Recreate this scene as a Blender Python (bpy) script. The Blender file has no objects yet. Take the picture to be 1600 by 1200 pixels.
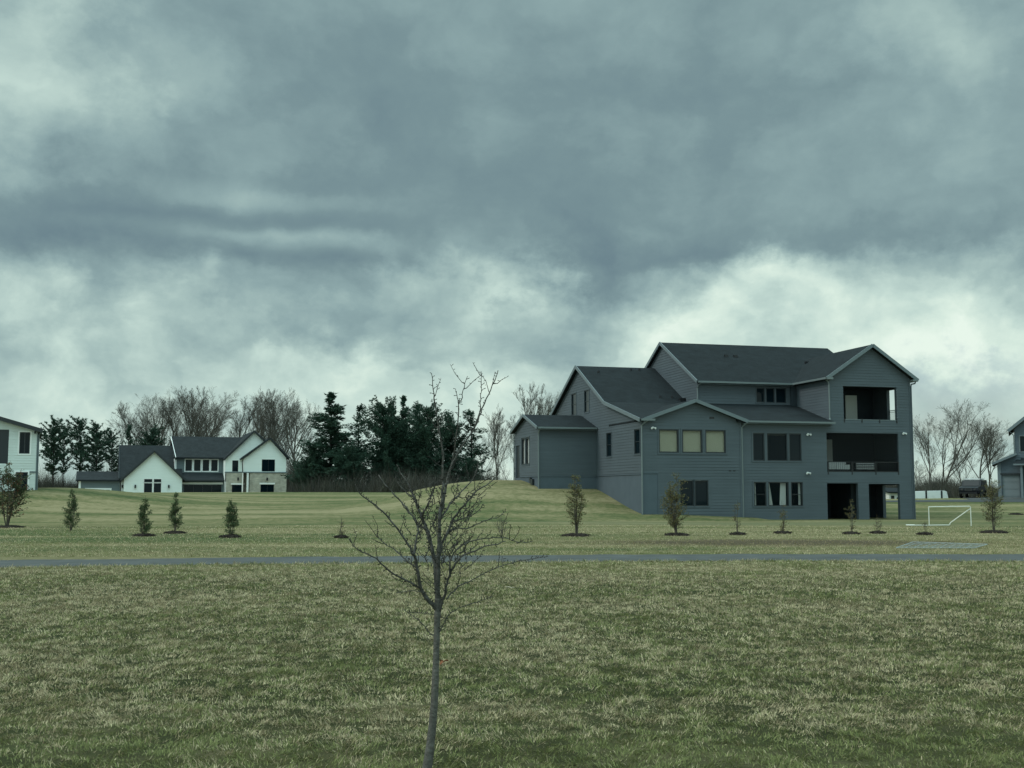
import bpy, math, random
import numpy as np
from mathutils import Vector
R = math.radians
SC = bpy.context.scene
COL = SC.collection
rng = np.random.default_rng(7)
random.seed(7)

# ------------------------------------------------------------------ camera
F, H = 1800.0, 1.76
PITCH = math.atan(170 / 1800)
cam = bpy.data.cameras.new("camera")
cam.lens = 36 * F / 1600
cam.sensor_width = 36
cam.clip_end = 5000
camo = bpy.data.objects.new("camera", cam)
COL.objects.link(camo)
camo.location = (0, 0, H)
camo.rotation_euler = (math.pi / 2 + PITCH, 0, 0)
SC.camera = camo


def ray(px, py):
    x = (px - 800) / F
    y = -(py - 600) / F
    return np.array([x, math.cos(PITCH) - math.sin(PITCH) * y, math.sin(PITCH) + math.cos(PITCH) * y])


def at(px, py, Y):
    r = ray(px, py)
    return np.array([0, 0, H]) + r * (Y / r[1])


# ------------------------------------------------------------------ terrain
HA = (8.335, 74.0)                 # near left corner of the grey house
HROT = R(14.868)
cu, su_ = math.cos(HROT), math.sin(HROT)


def sstep(t):
    t = np.clip(t, 0, 1)
    return t * t * (3 - 2 * t)


def ramp(t):
    t = np.clip(t, 0, 1)
    return 0.5 * t + 0.5 * t * t * (3 - 2 * t)


def terr(x, y):
    x = np.asarray(x, float)
    y = np.asarray(y, float)
    dx, dy = x - HA[0], y - HA[1]
    u = dx * cu + dy * su_
    v = -dx * su_ + dy * cu
    # far lawn that climbs to a crest left of the house and falls away behind it
    left = 1.80 * ramp((y - 62) / 66) - 1.0 * sstep((y - 132) / 22) + 0.9 * sstep((y - 175) / 60)
    right = -0.06 * sstep((y - 60) / 15) + 1.10 * ramp((y - 82) / 34) - 0.45 * sstep((y - 122) / 75) + 0.6 * sstep((y - 210) / 80)
    right = right + 0.22 * np.exp(-((x - 50) / 9) ** 2 - ((y - 119) / 8) ** 2)
    wl = 1 - sstep((x + 2) / 24)
    z = left * wl + right * (1 - wl)
    # mound on the left flank of the grey house
    g = np.where(u < -6, np.exp(-((u + 6) / 9.5) ** 2), 1.0) * (1 - sstep((u - 0.5) / 9.0))
    m = 2.72 * ramp((v + 3) / 17.2) * g * (1 - 0.7 * sstep((v - 17) / 25))
    z = np.maximum(z, m) + 0.10 * np.exp(-((z - m) / 0.35) ** 2) * (m > 0.02)
    # bank beside the white house on the left edge
    z = z + 1.38 * np.exp(-((x + 37) / 9.0) ** 2 - (np.maximum(90 - y, 0) / 9.5) ** 2 - (np.maximum(y - 90, 0) / 16) ** 2)
    # slight rolls in the far lawn
    z = z + 0.045 * np.sin(y * 0.33 + x * 0.03) * sstep((y - 50) / 12) * (1 - sstep((y - 120) / 30)) * np.sin(x * 0.11 + 1.3)
    return z


def tz(x, y):
    return float(terr(x, y))


# ------------------------------------------------------------------ materials
def nodes(m):
    m.use_nodes = True
    return m.node_tree.nodes, m.node_tree.links


def simple(name, col, rough=0.7, spec=0.3, var=0.0, scale=6.0, bump=0.0, metallic=0.0, detail=5):
    m = bpy.data.materials.new(name)
    n, l = nodes(m)
    b = n["Principled BSDF"]
    b.inputs["Base Color"].default_value = (*col, 1)
    b.inputs["Roughness"].default_value = rough
    b.inputs["Specular IOR Level"].default_value = spec
    b.inputs["Metallic"].default_value = metallic
    if var or bump:
        tc = n.new("ShaderNodeTexCoord")
        nz = n.new("ShaderNodeTexNoise")
        nz.inputs["Scale"].default_value = scale
        nz.inputs["Detail"].default_value = detail
        nz.inputs["Roughness"].default_value = 0.65
        l.new(tc.outputs["Object"], nz.inputs["Vector"])
        if var:
            cr = n.new("ShaderNodeValToRGB")
            cr.color_ramp.elements[0].position = 0.3
            cr.color_ramp.elements[1].position = 0.7
            cr.color_ramp.elements[0].color = (*[c * (1 - var) for c in col], 1)
            cr.color_ramp.elements[1].color = (*[min(1, c * (1 + var)) for c in col], 1)
            l.new(nz.outputs["Fac"], cr.inputs["Fac"])
            l.new(cr.outputs["Color"], b.inputs["Base Color"])
        if bump:
            bp = n.new("ShaderNodeBump")
            bp.inputs["Strength"].default_value = bump
            bp.inputs["Distance"].default_value = 0.03
            l.new(nz.outputs["Fac"], bp.inputs["Height"])
            l.new(bp.outputs["Normal"], b.inputs["Normal"])
    return m


def siding_mat(name, col, var=0.10):
    """painted boards: faint board to board variation and weathering"""
    m = bpy.data.materials.new(name)
    n, l = nodes(m)
    b = n["Principled BSDF"]
    b.inputs["Roughness"].default_value = 0.6
    b.inputs["Specular IOR Level"].default_value = 0.25
    tc = n.new("ShaderNodeTexCoord")
    mp = n.new("ShaderNodeMapping")
    mp.inputs["Scale"].default_value = (0.35, 0.35, 5.3)
    l.new(tc.outputs["Object"], mp.inputs["Vector"])
    n1 = n.new("ShaderNodeTexNoise")
    n1.inputs["Scale"].default_value = 1.0
    n1.inputs["Detail"].default_value = 3
    l.new(mp.outputs["Vector"], n1.inputs["Vector"])
    n2 = n.new("ShaderNodeTexNoise")
    n2.inputs["Scale"].default_value = 0.45
    n2.inputs["Detail"].default_value = 6
    l.new(tc.outputs["Object"], n2.inputs["Vector"])
    mx = n.new("ShaderNodeMath")
    mx.operation = 'ADD'
    l.new(n1.outputs["Fac"], mx.inputs[0])
    l.new(n2.outputs["Fac"], mx.inputs[1])
    cr = n.new("ShaderNodeValToRGB")
    cr.color_ramp.elements[0].position = 0.35
    cr.color_ramp.elements[1].position = 0.65
    cr.color_ramp.elements[0].color = (*[c * (1 - var) for c in col], 1)
    cr.color_ramp.elements[1].color = (*[c * (1 + var) for c in col], 1)
    hf = n.new("ShaderNodeMath")
    hf.operation = 'MULTIPLY'
    hf.inputs[1].default_value = 0.5
    l.new(mx.outputs[0], hf.inputs[0])
    l.new(hf.outputs[0], cr.inputs["Fac"])
    l.new(cr.outputs["Color"], b.inputs["Base Color"])
    return m


def brick_mat(name, c1, c2, mortar, scale, bw=0.5, rh=0.25, msize=0.02, rough=0.9, swap=True, bump=0.4):
    """rows of units (shingles, stone) on a sloping or upright face: x+y runs along, z runs up"""
    m = bpy.data.materials.new(name)
    n, l = nodes(m)
    b = n["Principled BSDF"]
    b.inputs["Roughness"].default_value = rough
    b.inputs["Specular IOR Level"].default_value = 0.2
    tc = n.new("ShaderNodeTexCoord")
    sp = n.new("ShaderNodeSeparateXYZ")
    l.new(tc.outputs["Object"], sp.inputs[0])
    ad = n.new("ShaderNodeMath")
    l.new(sp.outputs["X"], ad.inputs[0])
    l.new(sp.outputs["Y"], ad.inputs[1])
    cb = n.new("ShaderNodeCombineXYZ")
    l.new(ad.outputs[0], cb.inputs[0])
    l.new(sp.outputs["Z"], cb.inputs[1])
    br = n.new("ShaderNodeTexBrick")
    br.inputs["Color1"].default_value = (*c1, 1)
    br.inputs["Color2"].default_value = (*c2, 1)
    br.inputs["Mortar"].default_value = (*mortar, 1)
    br.inputs["Scale"].default_value = scale
    br.inputs["Mortar Size"].default_value = msize
    br.inputs["Brick Width"].default_value = bw
    br.inputs["Row Height"].default_value = rh
    l.new(cb.outputs[0], br.inputs["Vector"])
    nz = n.new("ShaderNodeTexNoise")
    nz.inputs["Scale"].default_value = 1.3
    nz.inputs["Detail"].default_value = 8
    nz.inputs["Roughness"].default_value = 0.7
    l.new(tc.outputs["Object"], nz.inputs["Vector"])
    mr = n.new("ShaderNodeMapRange")
    mr.inputs[1].default_value = 0.3
    mr.inputs[2].default_value = 0.7
    mr.inputs[3].default_value = 0.72
    mr.inputs[4].default_value = 1.28
    l.new(nz.outputs["Fac"], mr.inputs[0])
    ml = n.new("ShaderNodeMix")
    ml.data_type = 'RGBA'
    ml.blend_type = 'MULTIPLY'
    ml.inputs["Factor"].default_value = 1
    l.new(br.outputs["Color"], ml.inputs["A"])
    l.new(mr.outputs[0], ml.inputs["B"])
    l.new(ml.outputs["Result"], b.inputs["Base Color"])
    bp = n.new("ShaderNodeBump")
    bp.inputs["Strength"].default_value = bump
    bp.inputs["Distance"].default_value = 0.03
    bp.invert = True
    l.new(br.outputs["Fac"], bp.inputs["Height"])
    l.new(bp.outputs["Normal"], b.inputs["Normal"])
    return m


def glass_mat(name, tint=(0.003, 0.009, 0.013), see=0.0, wavy=0.10):
    m = bpy.data.materials.new(name)
    n, l = nodes(m)
    b = n["Principled BSDF"]
    b.inputs["Base Color"].default_value = (*tint, 1)
    b.inputs["Roughness"].default_value = 0.04
    b.inputs["Specular IOR Level"].default_value = 0.11
    tc = n.new("ShaderNodeTexCoord")
    nz = n.new("ShaderNodeTexNoise")
    nz.inputs["Scale"].default_value = 1.1
    l.new(tc.outputs["Object"], nz.inputs["Vector"])
    bp = n.new("ShaderNodeBump")
    bp.inputs["Strength"].default_value = wavy
    bp.inputs["Distance"].default_value = 0.02
    l.new(nz.outputs["Fac"], bp.inputs["Height"])
    l.new(bp.outputs["Normal"], b.inputs["Normal"])
    if see > 0:
        tr = n.new("ShaderNodeBsdfTransparent")
        mx = n.new("ShaderNodeMixShader")
        mx.inputs[0].default_value = see
        l.new(b.outputs[0], mx.inputs[1])
        l.new(tr.outputs[0], mx.inputs[2])
        l.new(mx.outputs[0], n["Material Output"].inputs["Surface"])
    return m


def attr_mat(name, attr="tint", rough=0.75, transl=0.25, spec=0.15):
    m = bpy.data.materials.new(name)
    n, l = nodes(m)
    b = n["Principled BSDF"]
    at_ = n.new("ShaderNodeAttribute")
    at_.attribute_name = attr
    l.new(at_.outputs["Color"], b.inputs["Base Color"])
    b.inputs["Roughness"].default_value = rough
    b.inputs["Specular IOR Level"].default_value = spec
    if transl:
        t = n.new("ShaderNodeBsdfTranslucent")
        l.new(at_.outputs["Color"], t.inputs["Color"])
        mx = n.new("ShaderNodeMixShader")
        mx.inputs[0].default_value = transl
        l.new(b.outputs[0], mx.inputs[1])
        l.new(t.outputs[0], mx.inputs[2])
        l.new(mx.outputs[0], n["Material Output"].inputs["Surface"])
    return m


M = {}
M['siding'] = siding_mat('slate_siding', (0.080, 0.099, 0.113))
M['found'] = simple('painted_foundation', (0.084, 0.107, 0.126), 0.8, 0.2, 0.08, 1.2, 0.15)
M['trim'] = simple('grey_trim', (0.135, 0.165, 0.178), 0.5, 0.3, 0.05, 2)
M['gutter'] = simple('gutter_metal', (0.14, 0.168, 0.172), 0.4, 0.4, 0.05, 2)
M['shingle'] = brick_mat('dark_shingles', (0.0135, 0.0185, 0.0215), (0.010, 0.014, 0.0165), (0.007, 0.0095, 0.0115), 2.6, 0.8, 0.28, 0.012)
M['frame'] = simple('dark_frame', (0.018, 0.024, 0.028), 0.4, 0.4)
M['glass'] = glass_mat('dark_glass')
M['clear'] = glass_mat('clear_glass', see=0.8)
M['half_clear'] = glass_mat('half_clear_glass', see=0.45)
M['blind'] = simple('cream_blind', (0.58, 0.57, 0.43), 0.9, 0.1, 0.03, 4)
M['curtain'] = simple('white_curtain', (0.8, 0.83, 0.8), 0.9, 0.1)
M['black'] = simple('black_metal', (0.012, 0.013, 0.015), 0.4, 0.4)
M['lamp'] = simple('white_lamp', (0.75, 0.76, 0.75), 0.4, 0.4)
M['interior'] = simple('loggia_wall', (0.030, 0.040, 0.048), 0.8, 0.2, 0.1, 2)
M['deck'] = simple('deck_floor', (0.20, 0.20, 0.19), 0.8, 0.2, 0.1, 2)
M['door_pale'] = simple('pale_door', (0.62, 0.66, 0.62), 0.5, 0.3)
M['cushion'] = simple('pale_cushion', (0.8, 0.82, 0.8), 0.9, 0.1)
M['screen'] = glass_mat('insect_screen', (0.006, 0.008, 0.009), see=0.80, wavy=0)
M['white_board'] = siding_mat('white_boards', (0.76, 0.82, 0.79), 0.04)
M['white_lap'] = siding_mat('white_lap_boards', (0.60, 0.655, 0.63), 0.06)
M['white_trim'] = simple('white_trim', (0.78, 0.80, 0.78), 0.5, 0.3)
M['white_grey'] = siding_mat('grey_boards', (0.13, 0.165, 0.175), 0.08)
M['stone'] = brick_mat('ledge_stone', (0.45, 0.425, 0.35), (0.35, 0.335, 0.285), (0.38, 0.36, 0.32), 2.0, 0.9, 0.34, 0.015)
M['charcoal_roof'] = brick_mat('charcoal_shingles', (0.023, 0.028, 0.031), (0.019, 0.0235, 0.026), (0.014, 0.017, 0.019), 2.6, 0.8, 0.28, 0.012)
M['pvc'] = simple('white_pipe', (0.64, 0.64, 0.58), 0.4, 0.4)
M['wire'] = simple('grey_wire', (0.27, 0.30, 0.30), 0.5, 0.4)
M['garage'] = simple('garage_door', (0.17, 0.20, 0.208), 0.6, 0.2, 0.04, 1)
M['grey_house2'] = siding_mat('blue_grey_boards', (0.088, 0.112, 0.132))
M['mulch'] = simple('bark_mulch', (0.030, 0.024, 0.020), 0.95, 0.1, 0.5, 22, 1.0)
M['asphalt'] = simple('path_asphalt', (0.073, 0.077, 0.075), 0.9, 0.2, 0.28, 1.1, 0.25, detail=10)
M['road'] = simple('road_asphalt', (0.055, 0.06, 0.062), 0.9, 0.2, 0.1, 3)
M['carpaint'] = simple('black_paint', (0.006, 0.008, 0.011), 0.4, 0.3)
M['tyre'] = simple('tyre_rubber', (0.012, 0.012, 0.012), 0.9, 0.1)
M['rim'] = simple('wheel_rim', (0.10, 0.10, 0.10), 0.35, 0.5, metallic=0.7)
M['alu'] = simple('trailer_skin', (0.72, 0.76, 0.76), 0.4, 0.4)
M['barn_wall'] = simple('barn_boards', (0.68, 0.70, 0.65), 0.7, 0.2, 0.06, 1)
M['bark_grey'] = simple('grey_bark', (0.112, 0.106, 0.094), 0.9, 0.1, 0.35, 28, 0.8)
M['bark_limb'] = simple('limb_bark', (0.085, 0.082, 0.074), 0.9, 0.1, 0.4, 30, 0.8)
M['bark_far'] = simple('far_bark', (0.092, 0.088, 0.076), 0.95, 0.05, 0.3, 0.6)
M['bark_dark'] = simple('dark_bark', (0.040, 0.038, 0.034), 0.95, 0.05, 0.3, 2)
M['bark_sap'] = simple('sapling_bark', (0.085, 0.075, 0.062), 0.9, 0.1, 0.3, 14, 0.4)
M['leafm'] = attr_mat('leaf_colours')
M['needle'] = attr_mat('needle_colours', transl=0.1)
M['grassm'] = attr_mat('grass_colours', transl=0.3)
M['brushm'] = attr_mat('brush_colours', transl=0.0)
M['rust'] = simple('rust_leaf', (0.20, 0.085, 0.045), 0.8, 0.1, 0.3, 30)


# ------------------------------------------------------------------ object helpers
def tag(o, label=None, cat=None, group=None, kind=None):
    if label: o['label'] = label
    if cat: o['category'] = cat
    if group: o['group'] = group
    if kind: o['kind'] = kind
    return o


def empty(name, loc, rz=0.0):
    o = bpy.data.objects.new(name, None)
    o.location = loc
    o.rotation_euler = (0, 0, rz)
    o.empty_display_size = 0.3
    COL.objects.link(o)
    return o


def copy_tree(o, parent=None):
    c = o.copy()
    COL.objects.link(c)
    c.parent = parent
    for ch in list(o.children):
        copy_tree(ch, c)
    return c


class MB:
    def __init__(s):
        s.v, s.f = [], []

    def add(s, pts, faces):
        k = len(s.v)
        s.v += [tuple(map(float, p)) for p in pts]
        s.f += [tuple(i + k for i in f) for f in faces]
        return s

    def box(s, a, b):
        (x0, y0, z0), (x1, y1, z1) = a, b
        return s.add([(x0, y0, z0), (x1, y0, z0), (x1, y1, z0), (x0, y1, z0), (x0, y0, z1), (x1, y0, z1), (x1, y1, z1), (x0, y1, z1)],
                     [(3, 2, 1, 0), (4, 5, 6, 7), (0, 1, 5, 4), (1, 2, 6, 5), (2, 3, 7, 6), (3, 0, 4, 7)])

    def quad(s, *p):
        return s.add(p, [tuple(range(len(p)))])

    def prism(s, pts, d):
        """polygon pts swept by vector d"""
        n = len(pts)
        q = [tuple(np.add(p, d)) for p in pts]
        fs = [tuple(range(n)), tuple(range(2 * n - 1, n - 1, -1))]
        for i in range(n):
            j = (i + 1) % n
            fs.append((i, i + n, j + n, j))
        return s.add(list(pts) + q, fs)

    def beam(s, p, q, w, h, up=(0, 0, 1)):
        p, q, up = Vector(p), Vector(q), Vector(up)
        t = (q - p).normalized()
        a = t.cross(up).normalized() * (w / 2)
        b = a.normalized().cross(t).normalized() * (h / 2)
        P = [p - a - b, p + a - b, p + a + b, p - a + b, q - a - b, q + a - b, q + a + b, q - a + b]
        return s.add(P, [(3, 2, 1, 0), (4, 5, 6, 7), (0, 1, 5, 4), (1, 2, 6, 5), (2, 3, 7, 6), (3, 0, 4, 7)])

    def tube(s, pts, rad, n=6, cap=True):
        P = [Vector(p) for p in pts]
        k = len(s.v)
        ref = None
        for i, p in enumerate(P):
            t = (P[min(i + 1, len(P) - 1)] - P[max(i - 1, 0)])
            if t.length < 1e-9: t = Vector((0, 0, 1))
            t.normalize()
            if ref is None:
                ref = Vector((1, 0, 0)) if abs(t.x) < 0.8 else Vector((0, 1, 0))
            a = (ref - t * ref.dot(t)).normalized()
            ref = a
            b = t.cross(a)
            r = rad[i] if hasattr(rad, '__len__') else rad
            for j in range(n):
                an = 2 * math.pi * j / n
                q = p + a * (r * math.cos(an)) + b * (r * math.sin(an))
                s.v.append((q.x, q.y, q.z))
        for i in range(len(P) - 1):
            for j in range(n):
                j2 = (j + 1) % n
                s.f.append((k + i * n + j, k + i * n + j2, k + (i + 1) * n + j2, k + (i + 1) * n + j))
        if cap:
            s.f.append(tuple(k + j for j in range(n - 1, -1, -1)))
            e = k + (len(P) - 1) * n
            s.f.append(tuple(e + j for j in range(n)))
        return s

    def build(s, name, mat, parent=None, smooth=False):
        me = bpy.data.meshes.new(name)
        me.from_pydata(s.v, [], s.f)
        me.materials.append(M[mat])
        if smooth:
            me.polygons.foreach_set('use_smooth', [True] * len(me.polygons))
        me.update()
        o = bpy.data.objects.new(name, me)
        COL.objects.link(o)
        if parent is not None: o.parent = parent
        return o


def np_mesh(name, verts, quads, tris, mat, tint=None, parent=None):
    """mesh from numpy arrays: verts (N,3), quads (Q,4), tris (T,3); tint (N,3) vertex colours"""
    me = bpy.data.meshes.new(name)
    nq, nt = len(quads), len(tris)
    me.vertices.add(len(verts))
    me.vertices.foreach_set('co', np.ascontiguousarray(verts, np.float32).ravel())
    me.loops.add(nq * 4 + nt * 3)
    li = np.concatenate([np.asarray(quads, np.int32).ravel(), np.asarray(tris, np.int32).ravel()]) if nt else np.asarray(quads, np.int32).ravel()
    me.loops.foreach_set('vertex_index', li)
    me.polygons.add(nq + nt)
    st = np.concatenate([np.arange(nq) * 4, nq * 4 + np.arange(nt) * 3]).astype(np.int32)
    me.polygons.foreach_set('loop_start', st)
    me.update(calc_edges=True)
    me.materials.append(M[mat])
    if tint is not None:
        a = me.color_attributes.new("tint", 'FLOAT_COLOR', 'POINT')
        c = np.ones((len(verts), 4), np.float32)
        c[:, :3] = tint
        a.data.foreach_set('color', c.ravel())
    o = bpy.data.objects.new(name, me)
    COL.objects.link(o)
    if parent is not None: o.parent = parent
    return o


# ------------------------------------------------------------------ value noise (numpy)
_NT = rng.random((256, 256))


def vnoise(x, y):
    xi, yi = np.floor(x).astype(int), np.floor(y).astype(int)
    fx, fy = x - xi, y - yi
    fx, fy = fx * fx * (3 - 2 * fx), fy * fy * (3 - 2 * fy)
    g = lambda a, b: _NT[a & 255, b & 255]
    return (g(xi, yi) * (1 - fx) + g(xi + 1, yi) * fx) * (1 - fy) + (g(xi, yi + 1) * (1 - fx) + g(xi + 1, yi + 1) * fx) * fy


def fbm(x, y, o=4):
    s, a, t = 0, 0.5, 0
    for i in range(o):
        s = s + a * vnoise(x * 2 ** i + 17.3 * i, y * 2 ** i + 5.1 * i)
        t += a
        a *= 0.55
    return s / t


# ------------------------------------------------------------------ world
def build_world():
    w = bpy.data.worlds.new("World")
    SC.world = w
    w.use_nodes = True
    n, l = w.node_tree.nodes, w.node_tree.links
    n.clear()

    def mth(op, a, b=None, c=None, clamp=False):
        k = n.new("ShaderNodeMath")
        k.operation = op
        k.use_clamp = clamp
        for i, q in enumerate((a, b, c)):
            if q is None: continue
            if isinstance(q, (int, float)): k.inputs[i].default_value = q
            else: l.new(q, k.inputs[i])
        return k.outputs[0]

    out = n.new("ShaderNodeOutputWorld")
    tc = n.new("ShaderNodeTexCoord")
    sp = n.new("ShaderNodeSeparateXYZ")
    l.new(tc.outputs["Generated"], sp.inputs[0])
    az = mth('ARCTAN2', sp.outputs["X"], sp.outputs["Y"])
    el = mth('ARCSINE', sp.outputs["Z"])
    # noise domain: flattened towards the horizon
    cb = n.new("ShaderNodeCombineXYZ")
    l.new(mth('MULTIPLY', az, 5.0), cb.inputs[0])
    l.new(mth('MULTIPLY', el, 6.8), cb.inputs[1])
    wn = n.new("ShaderNodeTexNoise")
    wn.noise_dimensions = '2D'
    wn.inputs["Scale"].default_value = 1.15
    wn.inputs["Detail"].default_value = 9
    wn.inputs["Roughness"].default_value = 0.60
    l.new(cb.outputs[0], wn.inputs["Vector"])
    sc_ = n.new("ShaderNodeSeparateColor")
    l.new(wn.outputs["Color"], sc_.inputs[0])
    az2 = mth('ADD', az, mth('MULTIPLY', mth('SUBTRACT', sc_.outputs[0], 0.5), 0.26))
    el2 = mth('ADD', el, mth('MULTIPLY', mth('SUBTRACT', sc_.outputs[1], 0.5), 0.15))
    pos = n.new("ShaderNodeCombineXYZ")
    l.new(az2, pos.inputs[0])
    l.new(el2, pos.inputs[1])
    pos2 = n.new("ShaderNodeCombineXYZ")          # thin streaks follow the same drift, but less
    l.new(mth('ADD', az, mth('MULTIPLY', mth('SUBTRACT', sc_.outputs[0], 0.5), 0.10)), pos2.inputs[0])
    l.new(mth('ADD', el, mth('MULTIPLY', mth('SUBTRACT', sc_.outputs[1], 0.5), 0.035)), pos2.inputs[1])
    fb = n.new("ShaderNodeTexNoise")
    fb.noise_dimensions = '2D'
    fb.inputs["Scale"].default_value = 2.0
    fb.inputs["Detail"].default_value = 9
    fb.inputs["Roughness"].default_value = 0.58
    fb.inputs["Distortion"].default_value = 0.2
    l.new(cb.outputs[0], fb.inputs["Vector"])
    # billows: rounded puffs a few degrees wide
    vb = n.new("ShaderNodeTexVoronoi")
    vb.voronoi_dimensions = '2D'
    vb.feature = 'SMOOTH_F1'
    vb.inputs["Scale"].default_value = 3.2
    vb.inputs["Detail"].default_value = 2
    vb.inputs["Roughness"].default_value = 0.55
    vb.inputs["Smoothness"].default_value = 0.7
    wv = n.new("ShaderNodeVectorMath")
    wv.operation = 'MULTIPLY_ADD'
    l.new(wn.outputs["Color"], wv.inputs[0])
    wv.inputs[1].default_value = (0.9, 0.7, 0)
    l.new(cb.outputs[0], wv.inputs[2])
    l.new(wv.outputs[0], vb.inputs["Vector"])
    # height profile of brightness
    cr = n.new("ShaderNodeValToRGB")
    el_of = lambda py: math.asin(ray(800, py)[2] / np.linalg.norm(ray(800, py)))
    prof = [(790, .80), (690, .78), (620, .75), (560, .64), (490, .53), (430, .46), (390, .29), (320, .26), (200, .25), (60, .30), (-150, .36), (-500, .42)]
    E = cr.color_ramp.elements
    mx = el_of(-500)
    for i, (py, b) in enumerate(prof):
        p = max(0.0, el_of(py) / mx)
        e = E[i] if i < 2 else E.new(p)
        e.position = p
        e.color = (b, b, b, 1)
    l.new(mth('DIVIDE', el2, mx), cr.inputs["Fac"])
    # the heavy bank overhead is smoother than the broken cloud below it
    am = n.new("ShaderNodeMapRange")
    am.interpolation_type = 'SMOOTHSTEP'
    am.inputs[1].default_value = el_of(470)
    am.inputs[2].default_value = el_of(340)
    am.inputs[3].default_value = 0.85
    am.inputs[4].default_value = 0.42
    l.new(el2, am.inputs[0])
    val = mth('ADD', cr.outputs["Color"], mth('MULTIPLY', am.outputs[0], mth('ADD', mth('MULTIPLY', mth('SUBTRACT', fb.outputs["Fac"], 0.5), 0.72), mth('MULTIPLY', mth('SUBTRACT', 0.45, vb.outputs["Distance"]), 0.20))))
    blobs = [(5, 120, 150, 110, .32), (110, 150, 170, 120, .17), (60, 15, 160, 60, .16), (270, 125, 70, 40, .10),
             (110, 325, 230, 55, -.18), (330, 400, 420, 55, -.08), (420, 215, 130, 45, .12), (350, 300, 120, 24, .17), (460, 312, 110, 15, .12), (420, 342, 230, 18, -.12),
             (500, 376, 170, 18, .20), (310, 355, 190, 16, .12), (300, 392, 330, 24, -.12), (500, 408, 160, 16, -.10), (40, 450, 110, 60, .16), (170, 465, 110, 80, -.16), (330, 505, 150, 80, .14),
             (470, 500, 120, 70, -.14), (650, 440, 150, 60, .16), (780, 480, 80, 60, .14), (540, 545, 260, 35, -.12), (110, 520, 130, 60, .10), (640, 200, 330, 190, -.08),
             (1060, 170, 220, 90, -.09), (860, 430, 80, 110, -.20), (1090, 395, 170, 50, -.12), (960, 420, 130, 60, -.10), (1450, 30, 190, 90, .22), (1500, 170, 170, 140, .16),
             (885, 200, 90, 60, .10), (1000, 235, 100, 55, .10), (1240, 230, 90, 60, .06), (1410, 500, 330, 110, .30), (1250, 425, 120, 60, .26), (1080, 480, 190, 75, .20), (1020, 530, 160, 60, .10),
             (1400, 385, 280, 45, -.12), (700, 600, 320, 45, .10), (1500, 585, 200, 40, .08), (230, 600, 260, 40, -.06)]
    for px, py, rx, ry, a in blobs:
        r = ray(px, py)
        r = r / np.linalg.norm(r)
        vm = n.new("ShaderNodeVectorMath")
        vm.operation = 'SUBTRACT'
        l.new((pos2 if ry < 30 else pos).outputs[0], vm.inputs[0])
        vm.inputs[1].default_value = (math.atan2(r[0], r[1]), math.asin(r[2]), 0)
        vs = n.new("ShaderNodeVectorMath")
        vs.operation = 'MULTIPLY'
        l.new(vm.outputs[0], vs.inputs[0])
        vs.inputs[1].default_value = (F / (rx * 1.45), F / (ry * 1.45), 0)
        ln = n.new("ShaderNodeVectorMath")
        ln.operation = 'LENGTH'
        l.new(vs.outputs[0], ln.inputs[0])
        mr = n.new("ShaderNodeMapRange")
        mr.interpolation_type = 'SMOOTHSTEP'
        mr.inputs[1].default_value = 0
        mr.inputs[2].default_value = 1
        mr.inputs[3].default_value = a
        mr.inputs[4].default_value = 0
        l.new(ln.outputs["Value"], mr.inputs[0])
        val = mth('ADD', val, mr.outputs[0])
    cc = n.new("ShaderNodeValToRGB")
    s2l = lambda c: tuple(((q / 255 + .055) / 1.055) ** 2.4 for q in c)
    stops = [(0.0, (108, 132, 140)), (0.20, (122, 147, 151)), (0.37, (142, 168, 169)), (0.56, (167, 192, 188)), (0.75, (197, 220, 211)), (0.90, (220, 239, 226)), (1.0, (234, 249, 236))]
    E = cc.color_ramp.elements
    for i, (p, c) in enumerate(stops):
        e = E[i] if i < 2 else E.new(p)
        e.position = p
        e.color = (*s2l(c), 1)
    l.new(val, cc.inputs["Fac"])
    # an overcast dome is brightest overhead
    zen = n.new("ShaderNodeMapRange")
    zen.interpolation_type = 'SMOOTHSTEP'
    zen.inputs[1].default_value = R(27)
    zen.inputs[2].default_value = R(65)
    zen.inputs[3].default_value = 1.0
    zen.inputs[4].default_value = 4.3
    l.new(el, zen.inputs[0])
    # added fill: unseen sky behind the viewer is brightened to light the house fronts
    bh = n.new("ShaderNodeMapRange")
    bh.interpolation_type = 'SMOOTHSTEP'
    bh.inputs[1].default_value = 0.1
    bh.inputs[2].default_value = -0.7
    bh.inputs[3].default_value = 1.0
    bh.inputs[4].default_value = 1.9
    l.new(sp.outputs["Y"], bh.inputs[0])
    bg = n.new("ShaderNodeBackground")
    l.new(cc.outputs["Color"], bg.inputs["Color"])
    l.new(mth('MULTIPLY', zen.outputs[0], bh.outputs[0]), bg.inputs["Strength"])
    sky = n.new("ShaderNodeTexSky")
    sky.sky_type = 'NISHITA'
    sky.sun_disc = False
    sky.sun_elevation = R(SUN_EL)
    sky.sun_rotation = R(SUN_AZ)
    bs = n.new("ShaderNodeBackground")
    bs.inputs["Strength"].default_value = 0.1
    l.new(sky.outputs[0], bs.inputs["Color"])
    # thin gaps of clear sky low on the right
    gp = n.new("ShaderNodeVectorMath")
    gp.operation = 'SUBTRACT'
    l.new(pos.outputs[0], gp.inputs[0])
    r = ray(1490, 622)
    r = r / np.linalg.norm(r)
    gp.inputs[1].default_value = (math.atan2(r[0], r[1]), math.asin(r[2]), 0)
    g2 = n.new("ShaderNodeVectorMath")
    g2.operation = 'MULTIPLY'
    l.new(gp.outputs[0], g2.inputs[0])
    g2.inputs[1].default_value = (F / 170, F / 42, 0)
    g3 = n.new("ShaderNodeVectorMath")
    g3.operation = 'LENGTH'
    l.new(g2.outputs[0], g3.inputs[0])
    gm = n.new("ShaderNodeMapRange")
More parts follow.
